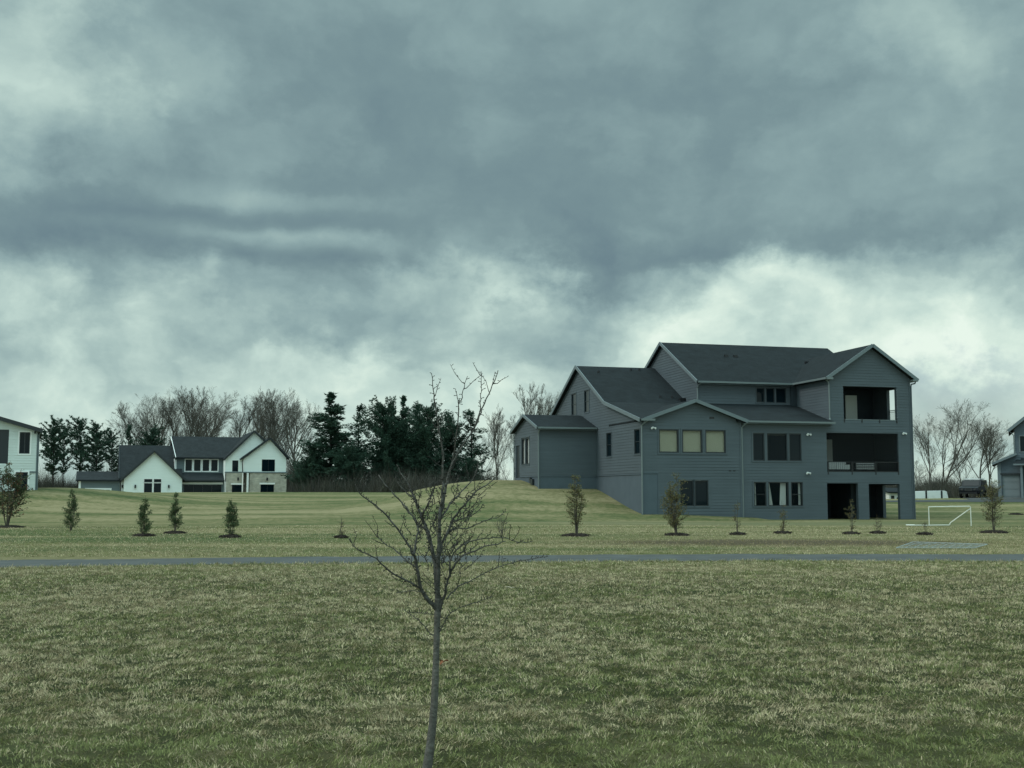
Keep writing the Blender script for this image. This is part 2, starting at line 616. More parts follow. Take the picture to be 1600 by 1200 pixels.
    gm.interpolation_type = 'SMOOTHSTEP'
    gm.inputs[1].default_value = 0.2
    gm.inputs[2].default_value = 1.0
    gm.inputs[3].default_value = 0.55
    gm.inputs[4].default_value = 0.04
    l.new(g3.outputs["Value"], gm.inputs[0])
    ms = n.new("ShaderNodeMixShader")
    l.new(gm.outputs[0], ms.inputs[0])
    l.new(bg.outputs[0], ms.inputs[1])
    l.new(bs.outputs[0], ms.inputs[2])
    l.new(ms.outputs[0], out.inputs["Surface"])
    w.cycles.sampling_method = 'MANUAL'
    w.cycles.sample_map_resolution = 512


SUN_EL, SUN_AZ = 40, 262          # degrees; azimuth clockwise from +Y: the light comes from the left
build_world()
sun = bpy.data.lights.new("sun", 'SUN')
sun.energy = 1.4
sun.angle = R(18)
sun.color = (1.0, 0.97, 0.9)
suno = bpy.data.objects.new("sun", sun)
COL.objects.link(suno)
sd = Vector((math.sin(R(SUN_AZ)) * math.cos(R(SUN_EL)), math.cos(R(SUN_AZ)) * math.cos(R(SUN_EL)), math.sin(R(SUN_EL))))
suno.rotation_euler = sd.to_track_quat('Z', 'Y').to_euler()
SC.view_settings.view_transform = 'Standard'
SC.view_settings.look = 'None'
SC.view_settings.exposure = 0
SC.view_settings.gamma = 1


# ------------------------------------------------------------------ ground
def ground_mat():
    m = bpy.data.materials.new("lawn_ground")
    n, l = nodes(m)
    b = n["Principled BSDF"]
    b.inputs["Roughness"].default_value = 0.95
    b.inputs["Specular IOR Level"].default_value = 0.05
    tc = n.new("ShaderNodeTexCoord")

    def noise(scale, detail=6, rough=0.65, sx=1, sy=1):
        mp = n.new("ShaderNodeMapping")
        mp.inputs["Scale"].default_value = (sx, sy, 1)
        l.new(tc.outputs["Object"], mp.inputs["Vector"])
        k = n.new("ShaderNodeTexNoise")
        k.inputs["Scale"].default_value = scale
        k.inputs["Detail"].default_value = detail
        k.inputs["Roughness"].default_value = rough
        l.new(mp.outputs[0], k.inputs["Vector"])
        return k.outputs["Fac"]

    def mth(op, a, bb):
        k = n.new("ShaderNodeMath")
        k.operation = op
        for i, q in enumerate((a, bb)):
            if isinstance(q, (int, float)): k.inputs[i].default_value = q
            else: l.new(q, k.inputs[i])
        return k.outputs[0]

    # straw amount: big patches + mowing lanes across the view + fine mottling
    big = noise(0.10, 7, 0.72, 0.6, 1.2)
    lanes = noise(0.5, 3, 0.5, 0.06, 0.8)
    fine = noise(2.2, 8, 0.75)
    fac = mth('ADD', mth('ADD', mth('MULTIPLY', big, 0.62), mth('MULTIPLY', lanes, 0.55)), mth('MULTIPLY', fine, 0.60))
    cr = n.new("ShaderNodeValToRGB")
    E = cr.color_ramp.elements
    stops = [(0.73, (0.068, 0.090, 0.040)), (0.83, (0.118, 0.128, 0.057)), (0.90, (0.172, 0.158, 0.080)), (0.995, (0.255, 0.220, 0.125))]
    for i, (p, c) in enumerate(stops):
        e = E[i] if i < 2 else E.new(min(1, p))
        e.position = min(1, p)
        e.color = (*c, 1)
    l.new(fac, cr.inputs["Fac"])
    col = cr.outputs["Color"]

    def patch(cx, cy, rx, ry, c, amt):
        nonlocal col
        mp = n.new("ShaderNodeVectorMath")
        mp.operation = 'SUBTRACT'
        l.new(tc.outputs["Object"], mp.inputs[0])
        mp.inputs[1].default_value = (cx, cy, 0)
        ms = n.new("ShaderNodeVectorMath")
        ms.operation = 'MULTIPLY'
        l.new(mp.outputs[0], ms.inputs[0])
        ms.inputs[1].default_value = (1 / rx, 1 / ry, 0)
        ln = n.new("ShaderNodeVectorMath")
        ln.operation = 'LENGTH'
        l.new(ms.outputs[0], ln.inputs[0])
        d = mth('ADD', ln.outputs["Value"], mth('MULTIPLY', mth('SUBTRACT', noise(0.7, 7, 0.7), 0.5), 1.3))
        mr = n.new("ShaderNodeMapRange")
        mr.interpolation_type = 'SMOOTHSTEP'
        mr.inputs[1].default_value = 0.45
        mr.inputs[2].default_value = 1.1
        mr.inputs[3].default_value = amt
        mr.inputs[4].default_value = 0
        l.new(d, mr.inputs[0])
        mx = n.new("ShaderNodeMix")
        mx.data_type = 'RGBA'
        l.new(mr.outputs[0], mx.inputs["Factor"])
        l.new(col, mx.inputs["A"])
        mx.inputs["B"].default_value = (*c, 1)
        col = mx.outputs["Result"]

    patch(9.5, 41.3, 8.5, 3.4, (0.098, 0.076, 0.052), 0.9)          # thin reddish soil by the path
    patch(-14, 44, 9, 4, (0.062, 0.092, 0.036), 0.7)               # greener turf around the left saplings
    patch(-24, 52, 9, 5, (0.058, 0.092, 0.034), 0.7)
    patch(14, 66, 16, 5, (0.165, 0.160, 0.092), 0.6)                # pale strip along the house front
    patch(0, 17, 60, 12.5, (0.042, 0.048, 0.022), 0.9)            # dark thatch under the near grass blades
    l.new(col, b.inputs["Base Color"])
    bp = n.new("ShaderNodeBump")
    bp.inputs["Strength"].default_value = 1.0
    bp.inputs["Distance"].default_value = 0.10
    l.new(noise(5.0, 9, 0.8), bp.inputs["Height"])
    l.new(bp.outputs["Normal"], b.inputs["Normal"])
    return m


M['ground'] = ground_mat()
ys = np.concatenate([np.arange(-30, 40, 2.0), np.arange(40, 150, 0.6), np.geomspace(150, 1500, 60)])
xs = np.concatenate([-np.geomspace(900, 61, 26), np.arange(-60, 60.1, 0.8), np.geomspace(61, 900, 26)])
X, Y = np.meshgrid(xs, ys)
Z = terr(X, Y)
nx, ny = len(xs), len(ys)
idx = np.arange(nx * ny).reshape(ny, nx)
q = np.stack([idx[:-1, :-1], idx[:-1, 1:], idx[1:, 1:], idx[1:, :-1]], -1).reshape(-1, 4)
g = np_mesh("ground", np.stack([X, Y, Z], -1).reshape(-1, 3), q, [], 'ground')
g.data.polygons.foreach_set('use_smooth', [True] * len(g.data.polygons))
tag(g, kind='structure')


def strip(name, top, bot, mat, lift=0.006, sub=24, wob=0.0):
    """ribbon between two ground polylines (x,y), draped on the terrain"""
    def dens(P):
        P = np.array(P, float)
        t = np.linspace(0, len(P) - 1, sub * (len(P) - 1) + 1)
        return np.stack([np.interp(t, range(len(P)), P[:, 0]), np.interp(t, range(len(P)), P[:, 1])], -1)
    a, b = dens(top), dens(bot)
    if wob:
        a[:, 1] += (fbm(a[:, 0] * 1.1, a[:, 0] * 0 + 3) - .5) * wob
        b[:, 1] += (fbm(b[:, 0] * 1.1, b[:, 0] * 0 + 9) - .5) * wob
    rows = [a + (b - a) * k / 6 for k in range(7)]
    V = np.concatenate([np.column_stack([r_, terr(r_[:, 0], r_[:, 1]) + lift]) for r_ in rows])
    k = len(a)
    ii = np.arange(7 * k).reshape(7, k)
    Q = np.stack([ii[:-1, :-1], ii[:-1, 1:], ii[1:, 1:], ii[1:, :-1]], -1).reshape(-1, 4)
    o = np_mesh(name, V, Q, [], mat)
    return tag(o, kind='structure')


PATH_FAR = [(-60, 19.5), (-36, 25.5), (-24, 28.2), (-13.3, 30.4), (-7, 31.8), (0, 32.9), (6, 33.5), (15, 33.3), (26, 32.2), (45, 29), (70, 23)]
PATH_NEAR = [(-58, 16.3), (-34.6, 22.5), (-22.5, 25.3), (-12.1, 27.4), (-6.4, 28.7), (0, 29.6), (6, 30.1), (14.5, 29.9), (25.4, 28.9), (44, 25.7), (69, 19.7)]
strip("path", PATH_FAR, PATH_NEAR, 'asphalt', wob=0.7)
strip("road", [(24, 112), (40, 114), (55, 113), (90, 108)], [(24, 107.5), (40, 109), (55, 107.5), (90, 101)], 'road', lift=0.03)
strip("driveway", [(46, 121.5), (51, 121.5)], [(45, 113.5), (52, 113.5)], 'asphalt', lift=0.034)


def path_y(x, near):
    P = np.array(PATH_NEAR if near else PATH_FAR)
    return np.interp(x, P[:, 0], P[:, 1])


# ------------------------------------------------------------------ grass blades
def grass():
    XY, LEN, WID = [], [], []

    def sow(y0, y1, dens, ln, wd, margin=3.5):
        xm = 0.455 * y1 + margin
        N = int(2 * xm * (y1 - y0) * dens)
        x = rng.uniform(-xm, xm, N)
        y = rng.uniform(y0, y1, N)
        keep = np.abs(x) < 0.455 * y + margin
        # tufts: fewer blades in the gaps
        t = fbm(x * 8.0, y * 8.0, 2)
        keep &= rng.random(N) < np.clip(0.8 + (t - 0.40) * 3.0, 0.25, 1) * np.where(vnoise(x * 6.5 + 9, y * 6.5) + .35 * vnoise(x * 19, y * 19) < .34, .12, 1.0)
        keep &= rng.random(N) > .85 * np.exp(-((x - 9.5) / 5.5) ** 4 - ((y - 41.3) / 2.3) ** 2)
        x, y = x[keep], y[keep]
        XY.append(np.stack([x, y], -1))
        hh = 0.25 + 1.6 * fbm(x * 8 + 40, y * 8, 2)
        LEN.append(ln * hh * rng.uniform(0.55, 1.35, len(x)))
        WID.append(np.full(len(x), wd) * rng.uniform(0.6, 1.3, len(x)))

    sow(6.3, 10, 5200, 0.038, 0.0058)
    sow(10, 14, 3600, 0.041, 0.0070)
    sow(14, 20, 2100, 0.045, 0.0088)
    sow(20, 30.4, 1150, 0.048, 0.0112)
    sow(32, 42, 300, 0.050, 0.013)
    sow(42, 62, 110, 0.055, 0.018)
    P = np.concatenate(XY)
    L = np.concatenate(LEN)
    W = np.concatenate(WID)
    x, y = P[:, 0], P[:, 1]
    off_path = (y < path_y(x, True) + rng.normal(0, 0.06, len(x)) + .5 * (fbm(x * .9, x * 0 + 50) - .42)) | (y > path_y(x, False) - rng.normal(0, 0.06, len(x)) - .5 * (fbm(x * .9, x * 0 + 70) - .42))
    x, y, L, W = x[off_path], y[off_path], L[off_path], W[off_path]
    # taller ragged fringe on the path edges
    edge = np.minimum(np.abs(y - path_y(x, True)), np.abs(y - path_y(x, False)))
    L = L * (1 + 0.8 * np.exp(-(edge / 0.35) ** 2))
    N = len(x)
    # lean: mostly lying, neighbours lie alike
    az = 2 * math.pi * (2.2 * fbm(x * 3.0, y * 3.0 + 90, 2)) + rng.normal(0, 0.9, N)
    lean = np.clip(rng.normal(0.86, 0.32, N), 0.10, 1.45)
    d = np.stack([np.cos(az) * np.sin(lean), np.sin(az) * np.sin(lean), np.cos(lean)], -1)
    lean2 = np.clip(lean + rng.uniform(0.1, 0.7, N), 0, 1.75)
    d2 = np.stack([np.cos(az) * np.sin(lean2), np.sin(az) * np.sin(lean2), np.cos(lean2)], -1)
    ang = az + math.pi / 2 + rng.normal(0, 0.6, N)
    sd_ = np.stack([np.cos(ang), np.sin(ang), np.zeros(N)], -1) * (W / 2)[:, None]
    p0 = np.stack([x, y, terr(x, y) - 0.004], -1)
    p1 = p0 + d * (L * 0.55)[:, None]
    p2 = p1 + d2 * (L * 0.45)[:, None]
    V = np.stack([p0 - sd_, p0 + sd_, p1 - sd_ * .85, p1 + sd_ * .85, p2], 1).reshape(-1, 3)
    k = np.arange(N) * 5
    Q = np.stack([k, k + 1, k + 3, k + 2], -1)
    T = np.stack([k + 2, k + 3, k + 4], -1)
    # colour: dormant straw against living green, in drifts
    drift = 0.50 * fbm(x * 0.55, y * 0.55, 4) + 0.50 * fbm(x * 6.0, y * 6.0, 3)
    green_near = 1 - sstep((y - 6.9 - 1.8 * fbm(x * .8, y * .8 + 30, 2)) / 2.4)
    straw = np.clip((drift - 0.26) * 2.6 - 0.60 * green_near, 0.08, 0.88)
    straw *= np.where(edge < 0.8, 0.75, 1.0)
    soil = np.exp(-((x - 10) / 8) ** 2 - ((y - 41.5) / 3) ** 2)
    isst = rng.random(N) < straw
    v = rng.uniform(0.70, 1.30, N)[:, None]
    gcol = np.array([0.138, 0.153, 0.058]) + rng.random((N, 1)) * np.array([0.085, 0.080, 0.034])
    scol = np.array([0.335, 0.272, 0.165]) + rng.random((N, 1)) ** 2 * np.array([0.25, 0.23, 0.15])
    C = np.where(isst[:, None], scol, gcol) * v
    C = C * (1 - 0.35 * soil[:, None]) + np.array([0.05, 0.02, 0.0]) * soil[:, None]
    o = np_mesh("grass", V, Q, T, 'grassm', np.repeat(C, 5, axis=0))
    tag(o, "patchy green and straw coloured winter lawn grass", "grass", kind='stuff')


grass()


# ------------------------------------------------------------------ house helpers
def wall(parent, name, poly, holes, fmap, mat, course=0.19, lip=0.021, depth=0.16):
    """lap-sided wall: poly is (s,w) outline whose level sections are single spans; fmap(s,w,off) gives the point
    (off = distance outward); holes (s0,w0,s1,w1) get reveals running inward. course 0 = smooth face"""
    mb = MB()
    ws = sorted({round(p[1], 4) for p in poly} | {round(h[1], 4) for h in holes} | {round(h[3], 4) for h in holes})
    lo, hi = min(p[1] for p in poly), max(p[1] for p in poly)
    if course:
        k0, k1 = math.floor(lo / course), math.ceil(hi / course)
        ws = sorted(set(ws) | {round(k * course, 4) for k in range(k0, k1 + 1)})
    ws = [min(max(w, lo), hi) for w in ws if lo - 1e-3 <= w <= hi + 1e-3]
    cl = [ws[0]]
    for w in ws[1:]:
        if w - cl[-1] > 0.006: cl.append(w)
    ws = cl

    def span(w):
        xs_ = []
        for i in range(len(poly)):
            (a, b), (c, d) = poly[i], poly[(i + 1) % len(poly)]
            if abs(b - d) < 1e-9:
                if abs(w - b) < 1e-6: xs_ += [a, c]
            elif min(b, d) - 1e-9 <= w <= max(b, d) + 1e-9:
                xs_.append(a + (c - a) * (w - b) / (d - b))
        return min(xs_), max(xs_)

    def off(w, top):
        if not course: return 0.0
        fr = w / course - math.floor(w / course + 1e-6)
        if top and fr < 1e-3: fr = 1.0
        return lip * (1 - fr)

    for w0, w1 in zip(ws[:-1], ws[1:]):
        e = (w1 - w0) * 1e-3
        a0, b0 = span(w0 + e)
        a1, b1 = span(w1 - e)
        mid = (w0 + w1) / 2
        cuts = sorted([(h[0], h[2]) for h in holes if h[1] - 1e-4 < mid < h[3] + 1e-4])
        segs, cur = [], (a0, a1)
        for h0, h1 in cuts:
            segs.append((cur, (h0, h0)))
            cur = (h1, h1)
        segs.append((cur, (b0, b1)))
        o0, o1 = off(w0, False), off(w1, True)
        for (l0, l1), (r0, r1) in segs:
            if r0 - l0 < 1e-4 and r1 - l1 < 1e-4: continue
            mb.quad(fmap(l0, w0, o0), fmap(r0, w0, o0), fmap(r1, w1, o1), fmap(l1, w1, o1))
            if course and o0 > lip * 0.9:
                mb.quad(fmap(l0, w0, 0), fmap(r0, w0, 0), fmap(r0, w0, o0), fmap(l0, w0, o0))
    for s0, w0, s1, w1 in holes:
        c = [(s0, w0), (s1, w0), (s1, w1), (s0, w1)]
        for i in range(4):
            p, q_ = c[i], c[(i + 1) % 4]
            mb.quad(fmap(*p, lip * .5), fmap(*q_, lip * .5), fmap(*q_, -depth), fmap(*p, -depth))
    return mb.build(name, mat, parent)


def fm_front(v0): return lambda s, w, o: (s, v0 - o, w)
def fm_left(u0): return lambda s, w, o: (u0 - o, s, w)
def fm_right(u0): return lambda s, w, o: (u0 + o, s, w)


def pbox(mb, fmap, s0, w0, s1, w1, o0, o1):
    P = [fmap(s0, w0, o0), fmap(s1, w0, o0), fmap(s1, w1, o0), fmap(s0, w1, o0), fmap(s0, w0, o1), fmap(s1, w0, o1), fmap(s1, w1, o1), fmap(s0, w1, o1)]
    mb.add(P, [(0, 1, 2, 3), (7, 6, 5, 4), (0, 4, 5, 1), (1, 5, 6, 2), (2, 6, 7, 3), (3, 7, 4, 0)])
    return mb


def ring(mb, fmap, s0, w0, s1, w1, t, o0, o1):
    pbox(mb, fmap, s0, w0, s1, w0 + t, o0, o1)
    pbox(mb, fmap, s0, w1 - t, s1, w1, o0, o1)
    pbox(mb, fmap, s0, w0 + t, s0 + t, w1 - t, o0, o1)
    pbox(mb, fmap, s1 - t, w0 + t, s1, w1 - t, o0, o1)
    return mb


def window(parent, fmap, s0, w0, s1, w1, frame='frame', glass='glass', t=0.06, bars_w=(), bars_s=(), casing=None, cw=0.09, extra=None):
    """frame mesh (the window) with its pane, optional casing boards and glazing bars; sits in a hole of the wall"""
    mb = MB()
    ring(mb, fmap, s0 + .004, w0 + .004, s1 - .004, w1 - .004, t, -0.09, 0.006)
    for b in bars_w: pbox(mb, fmap, s0 + t, b - .02, s1 - t, b + .02, -0.08, -0.012)
    for b in bars_s: pbox(mb, fmap, b - .02, w0 + t, b + .02, w1 - t, -0.08, -0.013)
    o = mb.build('window', frame, parent)
    p = MB()
    pbox(p, fmap, s0 + t * .6, w0 + t * .6, s1 - t * .6, w1 - t * .6, -0.06, -0.045)
    p.build('pane', glass, o)
    if casing:
        c = MB()
        ring(c, fmap, s0 - cw, w0 - cw, s1 + cw, w1 + cw, cw, 0.001, 0.045)
        c.build('casing', casing, o)
    if extra: extra(o)
    return o


def slab(parent, pts, th, mat='shingle', name='roof'):
    mb = MB()
    mb.prism([(p[0], p[1], p[2]) for p in pts], (0, 0, -th))
    return mb.build(name, mat, parent)


def boards(parent, name, mat, segs, w=0.05, h=0.2, drop=0.06):
    mb = MB()
    for p, q_ in segs:
        mb.beam((p[0], p[1], p[2] - drop), (q_[0], q_[1], q_[2] - drop), w, h)
    return mb.build(name, mat, parent)


def spout(parent, pts, mat='gutter', r=0.05):
    return MB().tube(pts, r, 6).build('downspout', mat, parent)


# ------------------------------------------------------------------ the grey house
def grey_house():
    root = empty("grey_house", (HA[0], HA[1], 0), HROT)
    tag(root, "large slate grey lap sided house with stacked porches on its right end", "house")
    ff, fl = fm_front(0.0), fm_left(0.0)
    fg = fm_front(-0.10)
    hole = lambda *r: r
    # --- walls
    W1 = [(1.12, 4.33, 2.50, 5.85), (2.73, 4.33, 4.16, 5.85), (4.36, 4.33, 5.81, 5.85)]
    W2 = [(2.54, .90, 3.49, 2.57), (3.58, .90, 4.52, 2.57)]
    W3 = [(7.80, 3.86, 8.63, 5.70), (8.82, 3.86, 10.30, 5.70), (10.44, 3.86, 11.33, 5.70)]
    W4 = [(7.80, .88, 8.70, 2.47), (8.84, .88, 10.33, 2.47), (10.50, .88, 11.36, 2.47)]
    W5 = [(10.49, 8.12, 11.15, 9.18), (11.25, 8.12, 11.92, 9.18), (12.02, 8.12, 12.83, 9.18)]
    S = [(13.4, 7.64, 14.6, 9.3), (10.4, 7.66, 11.5, 9.3), (5.68, 4.26, 6.69, 5.9), (0.25, 4.26, 1.25, 5.88)]
    wall(root, 'wall', [(0, 3.05), (0, 6.45), (3.6, 7.62), (6.87, 6.52), (6.87, -1.5), (1.02, -1.5), (1.02, 3.05)][0:0] or
         [(0, 3.05), (0, 6.45), (3.6, 7.62), (6.87, 6.52), (6.87, 3.05)], W1, fg, 'siding')
    wall(root, 'wall', [(1.02, -1.5), (1.02, 3.05), (6.87, 3.05), (6.87, -1.5)], W2, fg, 'siding')
    fo = MB()
    fo.box((0.0, -0.10, -1.5), (1.02, 0.06, 3.02))
    fo.box((-0.02, -0.13, 2.99), (1.06, -0.10, 3.06))
    fo.box((1.0, -0.125, -1.5), (1.05, -0.07, 3.0))
    fo.build('foundation', 'found', root)
    MB().box((6.87, -0.10, -1.5), (6.89, 0.2, 6.5)).build('wall', 'trim', root)
    wall(root, 'wall', [(6.87, -1.5), (6.87, 6.5), (13.0, 6.5), (13.0, -1.5)], W3 + W4, ff, 'siding')
    low = [(13.23, 3.15, 18.70, 5.79), (13.18, -1.5, 15.51, 2.40), (16.32, -1.5, 18.69, 2.36)]
    wall(root, 'wall', [(13.0, -1.5), (13.0, 6.5), (19.72, 6.5), (19.72, -1.5)], low, ff, 'siding', depth=0.25)
    up = [(14.58, 6.66, 18.68, 8.97)]
    wall(root, 'wall', [(13.54, 6.5), (13.54, 9.62), (16.7, 11.68), (19.72, 9.62), (19.72, 6.5)], up, ff, 'siding', depth=0.25)
    wall(root, 'wall', [(0, 6.3), (4.7, 6.3), (4.7, 9.45), (0, 9.45)], [], fm_left(13.54), 'siding')
    rh = [(0.85, -1.5, 3.3, 2.3), (0.85, 6.75, 2.45, 8.98)]
    wall(root, 'wall', [(0, -1.5), (0, 9.5), (4.7, 9.5), (10.9, 12.85), (17.4, 9.5), (17.4, -1.5)], rh, fm_right(19.72), 'siding', depth=0.22)
    side = [(0, 2.97), (0, 6.45), (6.4, 7.95), (12.7, 11.12), (22.4, 6.3), (22.4, 2.97)]
    wall(root, 'wall', side, S, fl, 'siding')
    fo = MB()
    fo.box((0.0, -0.09, -1.5), (0.18, 22.4, 2.93))
    fo.box((-0.045, -0.09, 2.93), (0.0, 22.4, 2.985))
    fo.build('foundation', 'found', root)
    wall(root, 'wall', [(4.7, 6.5), (4.7, 9.5), (10.9, 12.85), (17.3, 9.5), (17.3, 6.5)], [], fm_left(6.05), 'siding')
    wall(root, 'wall', [(6.05, 6.5), (6.05, 9.5), (13.56, 9.5), (13.56, 6.5)], W5, fm_front(4.7), 'siding')
    bk = MB()                                                       # plain rear walls
    bk.box((0, 22.4, -1.5), (12, 22.6, 6.5)); bk.box((12, 17.4, -1.5), (19.72, 17.6, 9.5))
    bk.build('wall', 'found', root)
    # --- wing
    fw, fwl = fm_front(9.0), fm_left(-4.22)
    wall(root, 'wall', [(-4.22, 2.94), (-4.22, 6.4), (0, 6.4), (0, 2.94)], [], fw, 'siding')
    WS = [(11.55, 3.82, 12.55, 5.82), (12.70, 3.82, 13.7, 5.82)]
    wall(root, 'wall', [(9.0, 2.94), (9.0, 6.42), (12.3, 7.36), (15.6, 6.42), (15.6, 2.94)], WS + [(14.35, 2.94, 15.35, 5.3)], fwl, 'siding')
    fo = MB()
    fo.box((-4.20, 9.0, -1), (0, 9.2, 2.9)); fo.box((-4.20, 9.2, -1), (-4.0, 15.6, 2.9))
    fo.box((-4.23, 8.97, 2.9), (0, 9.0, 2.95)); fo.box((-4.25, 8.97, 2.9), (-4.2, 14.3, 2.95))
    fo.box((-4.2, 15.6, -1), (0, 15.8, 6.4))
    fo.build('foundation', 'found', root)
    # --- corner boards
    for x0, y0, z0, z1 in [(-0.035, -0.135, 3.05, 6.45), (13.50, -0.035, 6.55, 9.5), (19.64, -0.035, -1.5, 9.6), (6.80, -0.135, -1.5, 6.5)]:
        MB().box((x0, y0, z0), (x0 + 0.12, y0 + 0.05, z1)).build('corner_board', 'siding', root)
    MB().box((-4.255, 8.965, -1), (-4.14, 9.05, 6.35)).build('corner_board', 'siding', root)
    MB().box((6.015, 4.665, 7.6), (6.12, 4.75, 9.45)).build('corner_board', 'siding', root)
    # --- roofs (upper surface points, thickness 0.16)
    ov = -0.28
    slab(root, [(ov, 6.4, 8.07), (6.1, 6.4, 8.07), (6.1, 12.7, 11.27), (ov, 12.7, 11.27)], .16)
    slab(root, [(ov, -0.42, 6.47), (0.12, -0.42, 6.47), (0.12, 6.4, 8.07), (ov, 6.4, 8.07)], .16)
    slab(root, [(0.12, 0.15, 6.604), (6.7, 0.15, 6.604), (6.7, 6.4, 8.07), (0.12, 6.4, 8.07)], .14)
    slab(root, [(ov, 12.7, 11.27), (6.1, 12.7, 11.27), (12, 22.7, 6.32), (ov, 22.7, 6.32)], .16)
    # front gable
    slab(root, [(-0.02, -0.42, 6.49), (3.6, -0.42, 7.78), (3.6, 6.2, 7.78), (-0.02, 6.2, 6.49)], .15)
    slab(root, [(3.6, -0.42, 7.78), (7.28, -0.42, 6.47), (7.28, 5.0, 6.47), (3.6, 5.0, 7.78)], .15)
    # shed roof over the middle rooms
    slab(root, [(6.6, -0.38, 6.50), (13.62, -0.38, 6.50), (13.54, 4.72, 7.98), (6.06, 4.72, 7.98)], .14)
    # upper block
    slab(root, [(5.80, 4.25, 9.52), (19.85, 4.25, 9.52), (19.85, 10.9, 13.03), (5.80, 10.9, 13.03)], .16)
    slab(root, [(5.80, 10.9, 13.03), (19.85, 10.9, 13.03), (19.85, 17.6, 9.50), (5.80, 17.6, 9.50)], .16)
    # tower gable
    slab(root, [(13.18, -0.38, 9.50), (16.7, -0.38, 11.84), (16.7, 9.1, 11.84), (13.18, 4.6, 9.50)], .16)
    slab(root, [(16.7, -0.38, 11.84), (20.1, -0.38, 9.52), (20.1, 4.6, 9.52), (16.7, 9.1, 11.84)], .16)
    # wing
    slab(root, [(-4.5, 8.62, 6.40), (0.0, 8.62, 6.40), (0.0, 12.3, 7.50), (-4.5, 12.3, 7.50)], .15)
    slab(root, [(-4.5, 12.3, 7.50), (0.0, 12.3, 7.50), (0.0, 16.0, 6.40), (-4.5, 16.0, 6.40)], .15)
    # --- rake boards and gutters
    boards(root, 'rake_board', 'trim', [((ov - .03, -0.45, 6.47), (ov - .03, 6.4, 8.07)), ((ov - .03, 6.4, 8.07), (ov - .03, 12.7, 11.27)), ((ov - .03, 12.7, 11.27), (ov - .03, 22.7, 6.32))], .06, .24)
    boards(root, 'rake_board', 'trim', [((-0.05, -0.45, 6.47), (3.6, -0.45, 7.78)), ((3.6, -0.45, 7.78), (7.31, -0.45, 6.47))], .06, .22)
    boards(root, 'rake_board', 'trim', [((5.77, 4.22, 9.50), (5.77, 10.9, 13.03)), ((5.77, 10.9, 13.03), (5.77, 17.6, 9.48))], .06, .22)
    boards(root, 'rake_board', 'trim', [((13.15, -0.41, 9.48), (16.7, -0.41, 11.84)), ((16.7, -0.41, 11.84), (20.15, -0.41, 9.50))], .06, .22)
    boards(root, 'rake_board', 'trim', [((-4.53, 8.58, 6.39), (-4.53, 12.3, 7.50)), ((-4.53, 12.3, 7.50), (-4.53, 16.0, 6.39))], .06, .20)
    for p, q_ in [((7.32, -0.44, 6.42), (13.66, -0.44, 6.42)), ((5.85, 4.19, 9.44), (13.2, 4.19, 9.44)), ((-4.46, 8.57, 6.34), (-0.06, 8.57, 6.34)),
                  ((13.13, -0.36, 9.44), (13.13, 4.2, 9.44)), ((20.16, -0.3, 9.46), (20.16, 4.4, 9.46))]:
        MB().beam(p, q_, .12, .13).build('gutter', 'gutter', root)
    for a, b in [((-0.2, -0.50, 6.36), (0.75, -0.40, 6.49)), ((13.15, -0.46, 9.36), (13.60, -0.05, 9.50)), ((19.72, -0.46, 9.38), (20.12, -0.05, 9.50))]:
        MB().box(a, b).build('eave_return', 'gutter', root)
    for a, b in [((7.0, -0.38, 6.28), (13.5, 0.0, 6.31)), ((6.1, 4.28, 9.30), (13.2, 4.7, 9.33)), ((-4.2, 8.62, 6.2), (-0.05, 9.0, 6.23))]:
        MB().box(a, b).build('soffit', 'trim', root)
    spout(root, [(0.25, -0.44, 6.38), (0.06, -0.30, 6.22), (-0.07, -0.17, 6.05), (-0.07, -0.17, 0.3)])
    spout(root, [(7.25, -0.44, 6.36), (7.1, -0.25, 6.2), (6.98, -0.11, 6.05), (6.98, -0.11, 0.15)])
    spout(root, [(6.15, 4.2, 9.40), (6.0, 4.45, 9.25), (5.98, 4.62, 9.05), (5.98, 4.62, 8.1)])
    spout(root, [(13.2, -0.1, 9.40), (13.42, -0.06, 9.25), (13.47, -0.09, 9.05), (13.47, -0.09, 6.75), (13.4, -0.25, 6.62)])
    spout(root, [(20.15, -0.1, 9.42), (20.1, -0.08, 9.26), (19.82, -0.06, 9.2), (19.79, -0.06, 9.0), (19.79, -0.06, -0.2)], 'siding')
    spout(root, [(-4.3, 8.56, 6.28), (-4.31, 8.8, 6.1), (-4.31, 8.93, 5.9), (-4.31, 8.93, 1.9)])
    spout(root, [(-4.3, 15.66, 6.3), (-4.3, 15.66, 2.5)])

    # --- windows
    def blind(fm, r):
        def f(o):
            p = MB()
            pbox(p, fm, r[0] + .03, r[1] + .03, r[2] - .03, r[3] - .02, -0.14, -0.125)
            p.build('blind', 'blind', o)
        return f
    for r_ in W1: window(root, fg, *r_, glass='clear', t=0.075, extra=blind(fg, r_), casing='siding')
    for r_ in W2: window(root, fg, *r_, casing='siding')
    
    def roller(fm, r, h):
        def f(o):
            p = MB()
            pbox(p, fm, r[0] + .05, r[3] - h, r[2] - .05, r[3] - .03, -0.14, -0.12)
            p.build('blind', 'blind', o)
        return f
    for i, r_ in enumerate(W3): window(root, ff, *r_, casing='siding', glass='half_clear' if i == 1 else 'glass', extra=roller(ff, r_, .16) if i == 1 else None)

